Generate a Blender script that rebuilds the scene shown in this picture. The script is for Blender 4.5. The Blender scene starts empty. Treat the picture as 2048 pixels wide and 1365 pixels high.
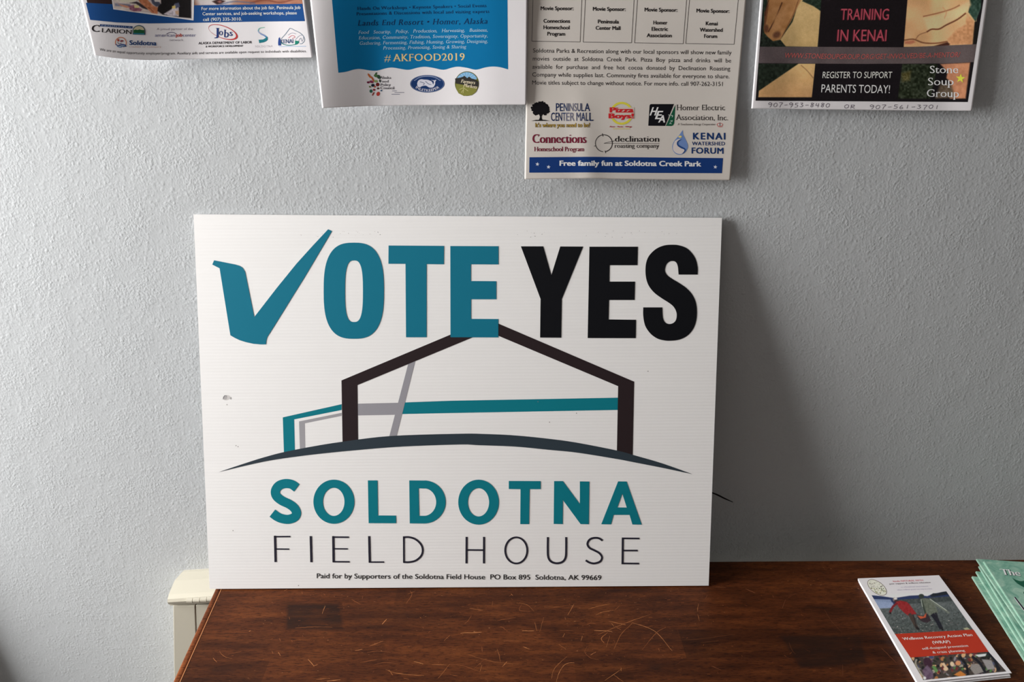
import bpy, bmesh, math, random
import numpy as np
from mathutils import Vector, Matrix
SC = bpy.context.scene
COL = SC.collection
# ---------------------------------------------------------------- camera, world, lights, exposure
FPX, CX, CY = 1550.0, 1024.0, 682.5
TH = math.radians(20.0); ROLL = math.radians(0.38)
CAM = np.array([0.0, -0.82, 1.1765])
ZT = 0.620                      # table top height
FWD = np.array([0, math.cos(TH), -math.sin(TH)])
R0 = np.array([1.0, 0, 0]); D0 = np.array([0, -math.sin(TH), -math.cos(TH)])
RGT = R0 * math.cos(ROLL) + D0 * math.sin(ROLL)
DWN = -R0 * math.sin(ROLL) + D0 * math.cos(ROLL)
cam = bpy.data.cameras.new('camera'); camo = bpy.data.objects.new('camera', cam); COL.objects.link(camo)
cam.sensor_width = 36.0; cam.lens = FPX / 2048 * 36.0; cam.clip_start = 0.02
M = Matrix((RGT, -DWN, -FWD)).transposed().to_4x4(); M.translation = Vector(CAM)
camo.matrix_world = M; SC.camera = camo
SC.view_settings.view_transform = 'Standard'; SC.view_settings.look = 'None'
SC.view_settings.exposure = 0.0; SC.view_settings.gamma = 1.0
SC.view_settings.use_curve_mapping = False
w = bpy.data.worlds.new('world'); SC.world = w; w.use_nodes = True
w.node_tree.nodes['Background'].inputs[0].default_value = (1.0, 0.87, 0.80, 1)
w.node_tree.nodes['Background'].inputs[1].default_value = 0.085
XL = -1.72                       # left wall plane
def area(name, loc, target, sx, sy, power, col):
    l = bpy.data.lights.new(name, 'AREA'); l.shape = 'RECTANGLE'; l.size = sx; l.size_y = sy
    l.energy = power; l.color = col
    o = bpy.data.objects.new(name, l); COL.objects.link(o); o.location = loc
    d = Vector(target) - Vector(loc); o.rotation_euler = d.to_track_quat('-Z', 'Y').to_euler(); return o
area('window_daylight', (XL - 0.06, -0.53, 1.34), (1.0, -0.53, 1.34), 1.00, 1.06, 80.0, (1.0, 0.992, 0.978))

# ---------------------------------------------------------------- helpers
def lin(c): 
    c = np.asarray(c, float) / 255.0
    return np.where(c <= 0.04045, c / 12.92, ((c + 0.055) / 1.055) ** 2.4)
def ray(p):
    p = np.atleast_2d(np.asarray(p, float))
    return FWD + ((p[:, :1] - CX) / FPX) * RGT + ((p[:, 1:2] - CY) / FPX) * DWN
def plane_surf(p0, n):
    p0 = np.asarray(p0, float); n = np.asarray(n, float); n = n / np.linalg.norm(n)
    def f(p, e=0.0):
        r = ray(p); t = ((p0 + n * e - CAM) @ n) / (r @ n)
        return CAM + r * t[:, None]
    f.nrm = n
    return f
def wall_surf(h):
    def f(p, e=0.0):
        p = np.atleast_2d(np.asarray(p, float)); r = ray(p)
        t = (-h(p[:, 0], p[:, 1]) - e - CAM[1]) / r[:, 1]
        return CAM + r * t[:, None]
    f.curved = True
    return f
def link(name, me, parent=None, mats=(), **kw):
    o = bpy.data.objects.new(name, me); COL.objects.link(o)
    for m in mats: me.materials.append(m)
    if parent is not None: o.parent = parent
    for k, v in kw.items(): o[k] = v
    return o
def mesh(name, vs, fs, parent=None, mats=(), mi=None, smooth=False, **kw):
    me = bpy.data.meshes.new(name)
    me.from_pydata([tuple(map(float, v)) for v in vs], [], fs)
    if mi is not None: me.polygons.foreach_set('material_index', mi)
    if smooth: me.polygons.foreach_set('use_smooth', [True] * len(me.polygons))
    me.update()
    return link(name, me, parent, mats, **kw)
def box(bm, a, b):
    r = bmesh.ops.create_cube(bm, size=1.0)
    for v in r['verts']:
        v.co = Vector([(a[i] + b[i]) / 2 + v.co[i] * (b[i] - a[i]) for i in range(3)])
    return r['verts']
def bobj(name, bm, mat, parent=None, bevel=0, seg=2, **kw):
    if bevel: bmesh.ops.bevel(bm, geom=list(bm.edges), offset=bevel, segments=seg, affect='EDGES', profile=0.5)
    me = bpy.data.meshes.new(name); bm.to_mesh(me); bm.free()
    return link(name, me, parent, (mat,), **kw)
_m = {}
def ink(rgb, E=1.0, rough=0.55, spec=0.3):
    key = (tuple(rgb), E, rough)
    if key in _m: return _m[key]
    m = bpy.data.materials.new('print'); m.use_nodes = True
    b = m.node_tree.nodes['Principled BSDF']
    c = np.clip(lin(rgb) / E, 0.002, 0.86)
    b.inputs['Base Color'].default_value = (*c, 1); b.inputs['Roughness'].default_value = rough
    b.inputs['Specular IOR Level'].default_value = 0.12
    _m[key] = m; return m
def nodes(name, rough=0.5, spec=0.4):
    m = bpy.data.materials.new(name); m.use_nodes = True; nt = m.node_tree
    b = nt.nodes['Principled BSDF']; b.inputs['Roughness'].default_value = rough
    b.inputs['Specular IOR Level'].default_value = spec
    def N(t, **kw):
        n = nt.nodes.new('ShaderNode' + t)
        for k, v in kw.items():
            if isinstance(k, str) and hasattr(n, k): setattr(n, k, v)
            else: n.inputs[k.replace('_', ' ')].default_value = v
        return n
    return m, nt, b, N, nt.links.new
def interp(pts, n):
    """Catmull-Rom through pts, n samples per span"""
    P = np.asarray(pts, float)
    if len(P) < 3 or n < 2: return P
    Q = np.vstack([2 * P[0] - P[1], P, 2 * P[-1] - P[-2]]); out = []
    for i in range(1, len(Q) - 2):
        for k in range(n):
            t = k / n; a, b, c, d = Q[i - 1:i + 3]
            out.append(0.5 * (2 * b + (c - a) * t + (2 * a - 5 * b + 4 * c - d) * t * t + (3 * b - a - 3 * c + d) * t ** 3))
    out.append(P[-1]); return np.array(out)
def arc(cx, cy, rx, ry, a0=0, a1=360, n=36, rot=0, p=2.0):
    t = np.radians(np.linspace(a0, a1, n, endpoint=(abs(a1 - a0) < 360)))
    c, s = np.cos(t), np.sin(t)
    x = np.sign(c) * np.abs(c) ** (2 / p) * rx; y = np.sign(s) * np.abs(s) ** (2 / p) * ry
    r = math.radians(rot)
    return np.stack([cx + x * math.cos(r) - y * math.sin(r), cy + x * math.sin(r) + y * math.cos(r)], 1)
def stroke_poly(pts, wd, sm=0):
    P = interp(pts, sm) if sm else np.asarray(pts, float)
    wd = np.interp(np.linspace(0, 1, len(P)), np.linspace(0, 1, len(np.atleast_1d(wd))), np.atleast_1d(wd))
    T = np.gradient(P, axis=0); T /= np.linalg.norm(T, axis=1)[:, None] + 1e-9
    Nn = np.stack([-T[:, 1], T[:, 0]], 1)
    return P + Nn * wd[:, None] / 2, P - Nn * wd[:, None] / 2

_tc = {}
def glyphs(s, off, space):
    k = (s, off, space)
    if k not in _tc:
        cu = bpy.data.curves.new('t', 'FONT'); cu.body = s; cu.size = 1; cu.resolution_u = 3
        cu.offset = off; cu.space_character = space
        ob = bpy.data.objects.new('t', cu); me = ob.to_mesh()
        V = np.array([v.co[:2] for v in me.vertices]); F = [tuple(p.vertices) for p in me.polygons]
        ob.to_mesh_clear(); bpy.data.objects.remove(ob); bpy.data.curves.remove(cu)
        _tc[k] = (V, F)
    return _tc[k]
CAP = 0.728
def serif_glyphs(s, space, wt=0.5):
    V, F = glyphs(s, -0.016, space)
    key = {}; idx = []; W = []
    for v in V:
        k = (round(v[0], 4), round(v[1], 4))
        if k not in key: key[k] = len(W); W.append(k)
        idx.append(key[k])
    FF = [tuple(idx[i] for i in f) for f in F]; W = np.array(W)
    ec = {}
    for f in FF:
        for a, b in zip(f, f[1:] + f[:1]):
            e = (min(a, b), max(a, b)); ec[e] = ec.get(e, 0) + 1
    extra = []
    for (a, b), n in ec.items():
        if n != 1: continue
        p, q = W[a], W[b]; dx, dy = abs(p[0] - q[0]), abs(p[1] - q[1])
        if dy < 0.004 and 0.03 < dx < 0.13:
            y = p[1]; lo, hi = min(p[0], q[0]), max(p[0], q[0])
            if abs(y - 0.015) < 0.03 or y < -0.1: y0, y1 = y - 0.012, y + 0.024
            elif y > 0.45: y0, y1 = y - 0.024, y + 0.012
            else: continue
            extra.append([(lo - 0.048, y0), (hi + 0.048 + 0.03, y0), (hi + 0.048 + 0.03, y1), (lo - 0.048, y1)])
        elif dx < 0.004 and 0.03 < dy < 0.13 and (max(p[1], q[1]) > 0.6 or min(p[1], q[1]) < 0.06) and len(s) > 0:
            x = p[0]; m = (p[1] + q[1]) / 2
            y0, y1 = (m - 0.11, m + 0.03) if m > 0.3 else (m - 0.03, m + 0.11)
            extra.append([(x - 0.02, y0), (x + 0.025, y0), (x + 0.025, y1), (x - 0.02, y1)])
    VV = []; sets = []
    for i_, dx in enumerate(np.linspace(0, 0.055 * wt * 2, 3)):
        o = len(VV); VV += [(x + dx, y) for x, y in W]; sets.append((i_ * .2, [tuple(i + o for i in f) for f in FF]))
    fe = []
    for q in extra:
        o = len(VV); VV += q; fe.append((o, o + 1, o + 2, o + 3))
    if fe: sets.append((.6, fe))
    return np.array(VV), sets
def bold_glyphs(s, off, space):
    V, F = glyphs(s, min(off, 0.0), space)
    if off <= 0.005: return V, [(0, F)]
    VV = []; sets = []; n = len(V)
    for i_, (dx, dy) in enumerate(((-1, -.45), (1, -.45), (-1, .45), (1, .45), (0, 0))):
        sets.append((i_ * .16, [tuple(i + len(VV) for i in f) for f in F])); VV += [(x + dx * off, y + dy * off) for x, y in V]
    return np.array(VV), sets

class Print:
    """flat print lying on a surface; shapes are given where they were measured and laid on the sheet"""
    def __init__(s, surf, E=1.0, base=0.00006):
        s.surf = surf; s.E = E; s.V = []; s.F = []; s.MI = []; s.mats = []; s.base = base
    def mi(s, rgb):
        m = ink(rgb, s.E)
        if m not in s.mats: s.mats.append(m)
        return s.mats.index(m)
    def add(s, P, F, rgb, L=1):
        if getattr(s.surf, 'curved', False):             # follow the curl of the paper
            P = [tuple(q) for q in P]; out = []; mid = {}
            st = [t for f in F for t in ([f] if len(f) == 3 else [(f[0], f[i], f[i + 1]) for i in range(1, len(f) - 1)])]
            while st:
                a, b, c = st.pop(); e = [(math.dist(P[a], P[b]), a, b, c), (math.dist(P[b], P[c]), b, c, a), (math.dist(P[c], P[a]), c, a, b)]
                l, i, j, k = max(e)
                if l < 7: out.append((a, b, c)); continue
                key = (min(i, j), max(i, j))
                if key not in mid: mid[key] = len(P); P.append(((P[i][0] + P[j][0]) / 2, (P[i][1] + P[j][1]) / 2))
                m = mid[key]; st += [(i, m, k), (m, j, k)]
            F = out
        o = len(s.V); s.V += list(s.surf(P, s.base * L)); s.F += [tuple(i + o for i in f) for f in F]
        s.MI += [s.mi(rgb)] * len(F)
    def poly(s, P, rgb, L=1, holes=()):
        loops = [np.asarray(P, float)] + [np.asarray(h, float) for h in holes]
        from mathutils.geometry import tessellate_polygon
        t = tessellate_polygon([[Vector((x, y, 0)) for x, y in l] for l in loops])
        s.add(np.vstack(loops), [tuple(f) for f in t], rgb, L)
    def patch(s, A, B, rgb, L=1, nu=24, nv=8):
        A = np.asarray(A, float); B = np.asarray(B, float)
        def rs(C):
            u = np.linspace(0, 1, nu + 1)
            d = np.r_[0, np.cumsum(np.linalg.norm(np.diff(C, axis=0), axis=1))]; d /= d[-1]
            return np.stack([np.interp(u, d, C[:, 0]), np.interp(u, d, C[:, 1])], 1)
        A, B = rs(A), rs(B); P = []; F = []
        for j in range(nv + 1): P += list(A + (B - A) * j / nv)
        for j in range(nv):
            for i in range(nu):
                a = j * (nu + 1) + i; F.append((a, a + 1, a + nu + 2, a + nu + 1))
        s.add(P, F, rgb, L)
    def stroke(s, pts, wd, rgb, L=1, sm=0):
        a, b = stroke_poly(pts, wd, sm); n = len(a)
        s.add(np.vstack([a, b]), [(i, i + 1, n + i + 1, n + i) for i in range(n - 1)], rgb, L)
    def ring(s, cx, cy, rx, ry, wd, rgb, L=1, a0=0, a1=360, rot=0, n=48):
        s.patch(arc(cx, cy, rx, ry, a0, a1 - 1e-3, n, rot), arc(cx, cy, rx - wd, ry - wd, a0, a1 - 1e-3, n, rot), rgb, L, n, 1)
    def star(s, cx, cy, r, rgb, L=1, rot=-90):
        P = [(cx + (r if k % 2 == 0 else r * .42) * math.cos(math.radians(rot + 36 * k)), cy + (r if k % 2 == 0 else r * .42) * math.sin(math.radians(rot + 36 * k))) for k in range(10)]
        s.poly(P, rgb, L)
    def text(s, body, base, h, rgb, L=2, style='sans', off=0.0, shear=0.0, up=None, space=1.0, wt=0.5):
        V, sets = (serif_glyphs(body, space, wt) if style == 'serif' else bold_glyphs(body, off, space))
        B = np.asarray(base, float)
        x0, x1 = V[:, 0].min(), V[:, 0].max(); u = (V[:, 0] - x0) / (x1 - x0)
        d = np.r_[0, np.cumsum(np.linalg.norm(np.diff(B, axis=0), axis=1))]; d /= d[-1]
        if len(B) > 2:
            C = interp(B, 8); d = np.r_[0, np.cumsum(np.linalg.norm(np.diff(C, axis=0), axis=1))]; d /= d[-1]; B = C
        X = np.interp(u, d, B[:, 0]); Y = np.interp(u, d, B[:, 1])
        g = np.gradient(B, axis=0); gx = np.interp(u, d, g[:, 0]); gy = np.interp(u, d, g[:, 1]); gl = np.hypot(gx, gy)
        k = V[:, 1] / CAP * h
        if up is None:
            nx, ny = gy / gl, -gx / gl
            X2 = X + nx * k + shear * k * gx / gl; Y2 = Y + ny * k + shear * k * gy / gl
        else:
            X2 = X + up[0] * k; Y2 = Y + up[1] * k
        P2 = np.stack([X2, Y2], 1)
        for dl, F in sets:
            used = sorted({i for f in F for i in f}); mp = {v: k for k, v in enumerate(used)}
            s.add(P2[used], [tuple(mp[i] for i in f) for f in F], rgb, L + dl)
    def done(s, name, parent, **kw):
        return mesh(name, s.V, s.F, parent, s.mats, s.MI, **kw)

def vcol_material(name, rough=0.5, spec=0.3):
    m, nt, b, N, ln = nodes(name, rough, spec)
    a = N('VertexColor'); a.layer_name = 'Col'; ln(a.outputs[0], b.inputs['Base Color'])
    return m
PICM = vcol_material('printed_picture', 0.45)
RNG = np.random.default_rng(7)
class Canvas:
    """printed photograph: painted with polygons and grain into a fine grid of coloured vertices"""
    def __init__(s, quad, nx, ny):
        s.q = np.asarray(quad, float); s.nx, s.ny = nx, ny
        u, v = np.meshgrid(np.linspace(0, 1, nx), np.linspace(0, 1, ny))
        a, b, c, d = s.q
        s.P = (a * ((1 - u) * (1 - v))[..., None] + b * (u * (1 - v))[..., None] + c * (u * v)[..., None] + d * ((1 - u) * v)[..., None])
        s.A = np.zeros((ny, nx, 3)); s.X = s.P[..., 0]; s.Y = s.P[..., 1]
    def fill(s, c): s.A[:] = c
    def noise(s, cell, seed=0, ax=1.0):
        r = np.random.default_rng(seed); g = r.random((64, 64))
        x = (s.X / cell / ax) % 63; y = (s.Y / cell) % 63
        i, j = x.astype(int), y.astype(int); f, g2 = x - i, y - j
        f = f * f * (3 - 2 * f); g2 = g2 * g2 * (3 - 2 * g2)
        return (g[j, i] * (1 - f) + g[j, i + 1] * f) * (1 - g2) + (g[j + 1, i] * (1 - f) + g[j + 1, i + 1] * f) * g2
    def mask(s, P, soft=0.6):
        P = np.asarray(P, float); ins = np.zeros(s.X.shape, bool); dm = np.full(s.X.shape, 1e9)
        for (x0, y0), (x1, y1) in zip(P, np.roll(P, -1, 0)):
            c = ((y0 > s.Y) != (y1 > s.Y)) & (s.X < (x1 - x0) * (s.Y - y0) / ((y1 - y0) or 1e-9) + x0); ins ^= c
            L = (x1 - x0) ** 2 + (y1 - y0) ** 2 + 1e-9
            t = np.clip(((s.X - x0) * (x1 - x0) + (s.Y - y0) * (y1 - y0)) / L, 0, 1)
            dm = np.minimum(dm, np.hypot(s.X - x0 - t * (x1 - x0), s.Y - y0 - t * (y1 - y0)))
        sd = np.where(ins, dm, -dm); return np.clip(sd / soft / 2 + 0.5, 0, 1)
    def poly(s, P, c, soft=0.6, amp=0, cell=6, c2=None, dirv=None, sm=0):
        if sm: P = interp(list(P) + [P[0]], sm)
        m = s.mask(P, soft)[..., None]; col = np.ones_like(s.A) * c
        if c2 is not None:
            P = np.asarray(P); d = np.asarray(dirv, float); d /= np.linalg.norm(d); pr = P @ d
            t = np.clip(((s.P @ d) - pr.min()) / (pr.max() - pr.min()), 0, 1)[..., None]
            col = col * (1 - t) + np.asarray(c2) * t
        if amp: col = col + amp * (s.noise(cell, int(abs(sum(map(sum, np.asarray(P)[:3])))) % 997)[..., None] - 0.5) * 2
        s.A = s.A * (1 - m) + col * m
    def line(s, pts, wd, c, soft=0.5, sm=6):
        a, b = stroke_poly(pts, wd, sm); s.poly(np.vstack([a, b[::-1]]), c, soft)
    def ell(s, cx, cy, rx, ry, c, rot=0, soft=0.8, **k): s.poly(arc(cx, cy, rx, ry, n=20, rot=rot), c, soft, **k)
    def grain(s, amp, cell=1.2, seed=3): s.A = s.A + amp * (s.noise(cell, seed)[..., None] - 0.5) * 2
    def done(s, name, parent, surf, E, L=1, base=0.00006, mat=None, **kw):
        V = surf(s.P.reshape(-1, 2), base * L); nx, ny = s.nx, s.ny
        i, j = np.meshgrid(np.arange(nx - 1), np.arange(ny - 1)); a = (j * nx + i).ravel()
        F = np.stack([a, a + 1, a + nx + 1, a + nx], 1)
        me = bpy.data.meshes.new(name); me.vertices.add(len(V)); me.vertices.foreach_set('co', V.ravel())
        me.loops.add(F.size); me.loops.foreach_set('vertex_index', F.ravel())
        me.polygons.add(len(F)); me.polygons.foreach_set('loop_start', np.arange(len(F)) * 4)
        me.update(calc_edges=True)
        c = me.color_attributes.new('Col', 'FLOAT_COLOR', 'POINT')
        rgb = np.clip(lin(np.clip(s.A.reshape(-1, 3), 0, 255)) / E, 0.001, 0.86)
        c.data.foreach_set('color', np.hstack([rgb, np.ones((len(rgb), 1))]).ravel())
        return link(name, me, parent, (mat or PICM,), **kw)

# ---------------------------------------------------------------- materials
def wall_material(name, col, bump=0.45):
    m, nt, b, N, ln = nodes(name, 0.62, 0.25)
    tc = N('TexCoord')
    n1 = N('TexNoise'); n1.inputs['Scale'].default_value = 420; n1.inputs['Detail'].default_value = 2.5; n1.inputs['Roughness'].default_value = 0.5
    n2 = N('TexNoise'); n2.inputs['Scale'].default_value = 120; n2.inputs['Detail'].default_value = 2
    v = N('TexVoronoi'); v.inputs['Scale'].default_value = 230; v.feature = 'SMOOTH_F1'
    for n in (n1, n2, v): ln(tc.outputs['Object'], n.inputs['Vector'])
    r = N('ValToRGB'); r.color_ramp.elements[0].position = 0.05; r.color_ramp.elements[1].position = 0.42
    r.color_ramp.elements[0].color = (1, 1, 1, 1); r.color_ramp.elements[1].color = (0, 0, 0, 1)
    ln(v.outputs['Distance'], r.inputs[0])
    g = N('Math', operation='MULTIPLY'); ln(r.outputs[0], g.inputs[0]); ln(n2.outputs[0], g.inputs[1])
    n4 = N('TexNoise'); n4.inputs['Scale'].default_value = 28; n4.inputs['Detail'].default_value = 2; ln(tc.outputs['Object'], n4.inputs['Vector'])
    k4 = N('MapRange'); k4.inputs[1].default_value = .35; k4.inputs[2].default_value = .65; k4.inputs[3].default_value = .45; k4.inputs[4].default_value = 1.5; ln(n4.outputs[0], k4.inputs[0])
    k5 = N('Math', operation='MULTIPLY'); ln(n1.outputs[0], k5.inputs[0]); ln(k4.outputs[0], k5.inputs[1])
    a = N('Math', operation='MULTIPLY_ADD'); ln(k5.outputs[0], a.inputs[0]); a.inputs[1].default_value = 1.2; ln(g.outputs[0], a.inputs[2])
    bp = N('Bump'); bp.inputs['Strength'].default_value = bump; bp.inputs['Distance'].default_value = 0.00075
    ln(a.outputs[0], bp.inputs['Height']); ln(bp.outputs[0], b.inputs['Normal'])
    n3 = N('TexNoise'); n3.inputs['Scale'].default_value = 3.0; n3.inputs['Detail'].default_value = 2; ln(tc.outputs['Object'], n3.inputs['Vector'])
    mx = N('MixRGB'); mx.inputs[1].default_value = (col[0] * .97, col[1] * .97, col[2] * .98, 1); mx.inputs[2].default_value = (col[0] * 1.03, col[1] * 1.02, col[2] * 1.02, 1)
    ln(n3.outputs[0], mx.inputs[0]); ln(mx.outputs[0], b.inputs['Base Color'])
    return m
WALL = wall_material('textured_wall_paint', (0.51, 0.53, 0.54))
def wood_material(name, mul=1.0, edge=False, stain=False):
    m, nt, b, N, ln = nodes(name, 0.5, 0.12)
    tc = N('TexCoord')
    def nz(sx, sy, sc, det, rough=0.6):
        mp = N('Mapping'); mp.inputs['Scale'].default_value = (sx, sy, sy); ln(tc.outputs['Object'], mp.inputs[0])
        n = N('TexNoise'); n.inputs['Scale'].default_value = sc; n.inputs['Detail'].default_value = det; n.inputs['Roughness'].default_value = rough
        ln(mp.outputs[0], n.inputs['Vector']); return n
    a = nz(1.0, 6.0, 13, 9, 0.68) if not edge else nz(6.0, 1.0, 13, 9, 0.68)
    r = N('ValToRGB'); e = r.color_ramp.elements
    e[0].position = 0.30; e[0].color = (0.036 * mul, 0.0098 * mul, 0.0032 * mul, 1)
    e[1].position = 0.72; e[1].color = (0.165 * mul, 0.048 * mul, 0.0115 * mul, 1)
    x = e.new(0.50); x.color = (0.088 * mul, 0.0235 * mul, 0.0065 * mul, 1)
    ln(a.outputs[0], r.inputs[0])
    # fine pores
    f = nz(1.0, 5.0, 130, 3, 0.7); fr = N('ValToRGB'); fr.color_ramp.elements[0].position = 0.36; fr.color_ramp.elements[1].position = 0.50
    fr.color_ramp.elements[0].color = (0.42, 0.38, 0.36, 1); fr.color_ramp.elements[1].color = (1, 1, 1, 1); ln(f.outputs[0], fr.inputs[0])
    m1 = N('MixRGB', blend_type='MULTIPLY'); m1.inputs[0].default_value = 1; ln(r.outputs[0], m1.inputs[1]); ln(fr.outputs[0], m1.inputs[2])
    last = m1
    if not edge:
        # staves of slightly different stain
        mp = N('Mapping'); mp.inputs['Location'].default_value = (0.13, 0.0067, 0); ln(tc.outputs['Object'], mp.inputs[0])
        br = N('TexBrick'); br.offset = 0.37; br.inputs['Scale'].default_value = 1; br.inputs['Brick Width'].default_value = 0.30
        br.inputs['Row Height'].default_value = 0.0405; br.inputs['Mortar Size'].default_value = 0.0
        br.inputs['Color1'].default_value = (0.62, 0.60, 0.60, 1); br.inputs['Color2'].default_value = (1.22, 1.18, 1.12, 1)
        br.inputs['Bias'].default_value = 0.0; ln(mp.outputs[0], br.inputs['Vector'])
        m2 = N('MixRGB', blend_type='MULTIPLY'); m2.inputs[0].default_value = 0.85; ln(last.outputs[0], m2.inputs[1]); ln(br.outputs[0], m2.inputs[2]); last = m2
        # small light dings
        s = nz(1.0, 1.6, 260, 2, 0.5); sr = N('ValToRGB'); sr.color_ramp.elements[0].position = 0.70; sr.color_ramp.elements[1].position = 0.76; ln(s.outputs[0], sr.inputs[0])
        g = nz(1, 1, 9, 2); gr = N('ValToRGB'); gr.color_ramp.elements[0].position = 0.45; gr.color_ramp.elements[1].position = 0.62; ln(g.outputs[0], gr.inputs[0])
        gm = N('Math', operation='MULTIPLY'); ln(sr.outputs[0], gm.inputs[0]); ln(gr.outputs[0], gm.inputs[1])
        m3 = N('MixRGB'); ln(gm.outputs[0], m3.inputs[0]); ln(last.outputs[0], m3.inputs[1]); m3.inputs[2].default_value = (0.30, 0.13, 0.05, 1); last = m3
    if stain:                                            # darker worn-in varnish patches
        vc = N('VertexColor'); vc.layer_name = 'Col'; g2 = nz(1, 5, 22, 6, .65)
        q1 = N('Math', operation='MULTIPLY_ADD'); ln(g2.outputs[0], q1.inputs[0]); q1.inputs[1].default_value = 2.6; q1.inputs[2].default_value = -0.35; q1.use_clamp = True
        q2 = N('Math', operation='MULTIPLY'); ln(vc.outputs[0], q2.inputs[0]); ln(q1.outputs[0], q2.inputs[1])
        m4 = N('MixRGB'); ln(q2.outputs[0], m4.inputs[0]); ln(last.outputs[0], m4.inputs[1]); m4.inputs[2].default_value = (0.016, 0.0065, 0.0038, 1); last = m4
    ln(last.outputs[0], b.inputs['Base Color'])
    bp = N('Bump'); bp.inputs['Strength'].default_value = 0.25; bp.inputs['Distance'].default_value = 0.0006
    ln(f.outputs[0], bp.inputs['Height']); ln(bp.outputs[0], b.inputs['Normal'])
    return m
WOOD = wood_material('stained_wood', 0.80); EDGE = wood_material('stained_wood_edge', 1.9, True)
def simple(name, col, rough=0.5, bump=0, scale=300, spec=0.35, var=0.04):
    m, nt, b, N, ln = nodes(name, rough, spec)
    tc = N('TexCoord'); n = N('TexNoise'); n.inputs['Scale'].default_value = scale; n.inputs['Detail'].default_value = 3; ln(tc.outputs['Object'], n.inputs['Vector'])
    mx = N('MixRGB'); mx.inputs[1].default_value = (*[c * (1 - var) for c in col], 1); mx.inputs[2].default_value = (*[min(c * (1 + var), .9) for c in col], 1)
    ln(n.outputs[0], mx.inputs[0]); ln(mx.outputs[0], b.inputs['Base Color'])
    if bump:
        bp = N('Bump'); bp.inputs['Strength'].default_value = bump; bp.inputs['Distance'].default_value = 0.0008
        ln(n.outputs[0], bp.inputs['Height']); ln(bp.outputs[0], b.inputs['Normal'])
    return m
CREAM = simple('cream_enamel', (0.56, 0.525, 0.43), 0.38, scale=14, var=0.03)
PAPER = simple('white_paper', (0.86, 0.83, 0.85), 0.6, scale=30, var=0.02)
PAPERT = simple('copy_paper', (0.70, 0.65, 0.60), 0.65, scale=18, var=0.03)
FLOORM = simple('grey_floor', (0.16, 0.15, 0.14), 0.7, scale=12, var=0.2)
CEIL = simple('ceiling_paint', (0.6, 0.58, 0.56), 0.8)

# ---------------------------------------------------------------- room
bm = bmesh.new(); box(bm, (XL - 0.12, 0, 0), (2.6, 0.12, 2.5))
bobj('wall_back', bm, WALL, kind='structure', label='pale blue-grey wall with orange-peel texture')
WY0, WY1, WZ0, WZ1 = -1.05, -0.02, 0.79, 1.89
bm = bmesh.new()
box(bm, (XL - 0.12, -2.6, 0), (XL, 0, WZ0)); box(bm, (XL - 0.12, -2.6, WZ1), (XL, 0, 2.5))
box(bm, (XL - 0.12, WY1, WZ0), (XL, 0, WZ1)); box(bm, (XL - 0.12, -2.6, WZ0), (XL, WY0, WZ1))
bobj('wall_left', bm, WALL, kind='structure', label='side wall with a window opening, left of the table')
bm = bmesh.new(); t = 0.035
for a, b in (((WY0, WZ0), (WY1, WZ0 + t)), ((WY0, WZ1 - t), (WY1, WZ1)), ((WY0, WZ0), (WY0 + t, WZ1)), ((WY1 - t, WZ0), (WY1, WZ1))):
    box(bm, (XL - 0.12, a[0], a[1]), (XL - 0.08, b[0], b[1]))
bobj('window_1', bm, CREAM, kind='structure', label='plain window frame in the side wall')
bm = bmesh.new(); box(bm, (XL - 0.02, WY0 - .05, WZ0 - .03), (XL + 0.06, -0.002, WZ0))
bobj('trim_1', bm, CREAM, None, 0.004, kind='structure', label='narrow window board below the side window')
bm = bmesh.new(); box(bm, (XL - 0.12, -2.6, -0.08), (2.6, 0.12, 0)); bobj('floor', bm, FLOORM, kind='structure', label='grey floor')
bm = bmesh.new(); box(bm, (XL - 0.12, -2.6, 2.5), (2.6, 0.12, 2.58)); bobj('ceiling', bm, CEIL, kind='structure', label='plain ceiling')
# crayon mark on the wall paint
WS = wall_surf(lambda x, y: x * 0); WS.curved = False
pm = Print(WS); pm.stroke([(1424, 986), (1436, 991), (1450, 998), (1466, 1005)], [2.4, 3.2, 2.8, 1.2], (34, 32, 34), 3, 4)
pm.done('crayon_mark', bpy.data.objects['wall_back'], label='short dark crayon line right of the sign')

# ---------------------------------------------------------------- heater cover (left, behind the table)
def zplane(z): return plane_surf((0, 0, z), (0, 0, 1))
hz = 0.5755
top = zplane(hz); hback = lambda x, y: WS((x, y))[0]
bl = hback(362, 1137); br_ = hback(419, 1132.5)
fl = top((334.5, 1196.5))[0]; fr = top((417, 1191))[0]
DX = 0.9
yfp = plane_surf((0, fl[1], 0), (0, -1, 0)); zr = yfp((417, 1191))[0]; ZS = (zr[2] - hz) / (zr[0] - fl[0]); XE = zr[0] + 0.01
def zz(x): return hz + ZS * (min(x, XE) - fl[0])
fr = np.array([zr[0], fl[1], zr[2]])
def ext(p, q, x): return p + (q - p) * ((x - p[0]) / (q[0] - p[0]))
fR = np.array([DX, fl[1], hz]); bR = np.array([DX, -0.001, hz])
heater = bpy.data.objects.new('wall_heater', None); COL.objects.link(heater); heater.location = (0, 0, 0)
heater['label'] = 'cream enamelled metal heater cover on the wall behind the left end of the table'; heater['category'] = 'heater'
def loft(name, rings, mat, parent, close=True, **kw):
    vs = [p for r in rings for p in r]; n = len(rings[0]); fs = []
    for i in range(len(rings) - 1):
        for j in range(n if close else n - 1):
            a, b = i * n + j, i * n + (j + 1) % n; fs.append((a, b, b + n, a + n))
    if close: fs += [tuple(range(n))[::-1], tuple(range((len(rings) - 1) * n, len(rings) * n))]
    return mesh(name, vs, fs, parent, (mat,), **kw)
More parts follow.
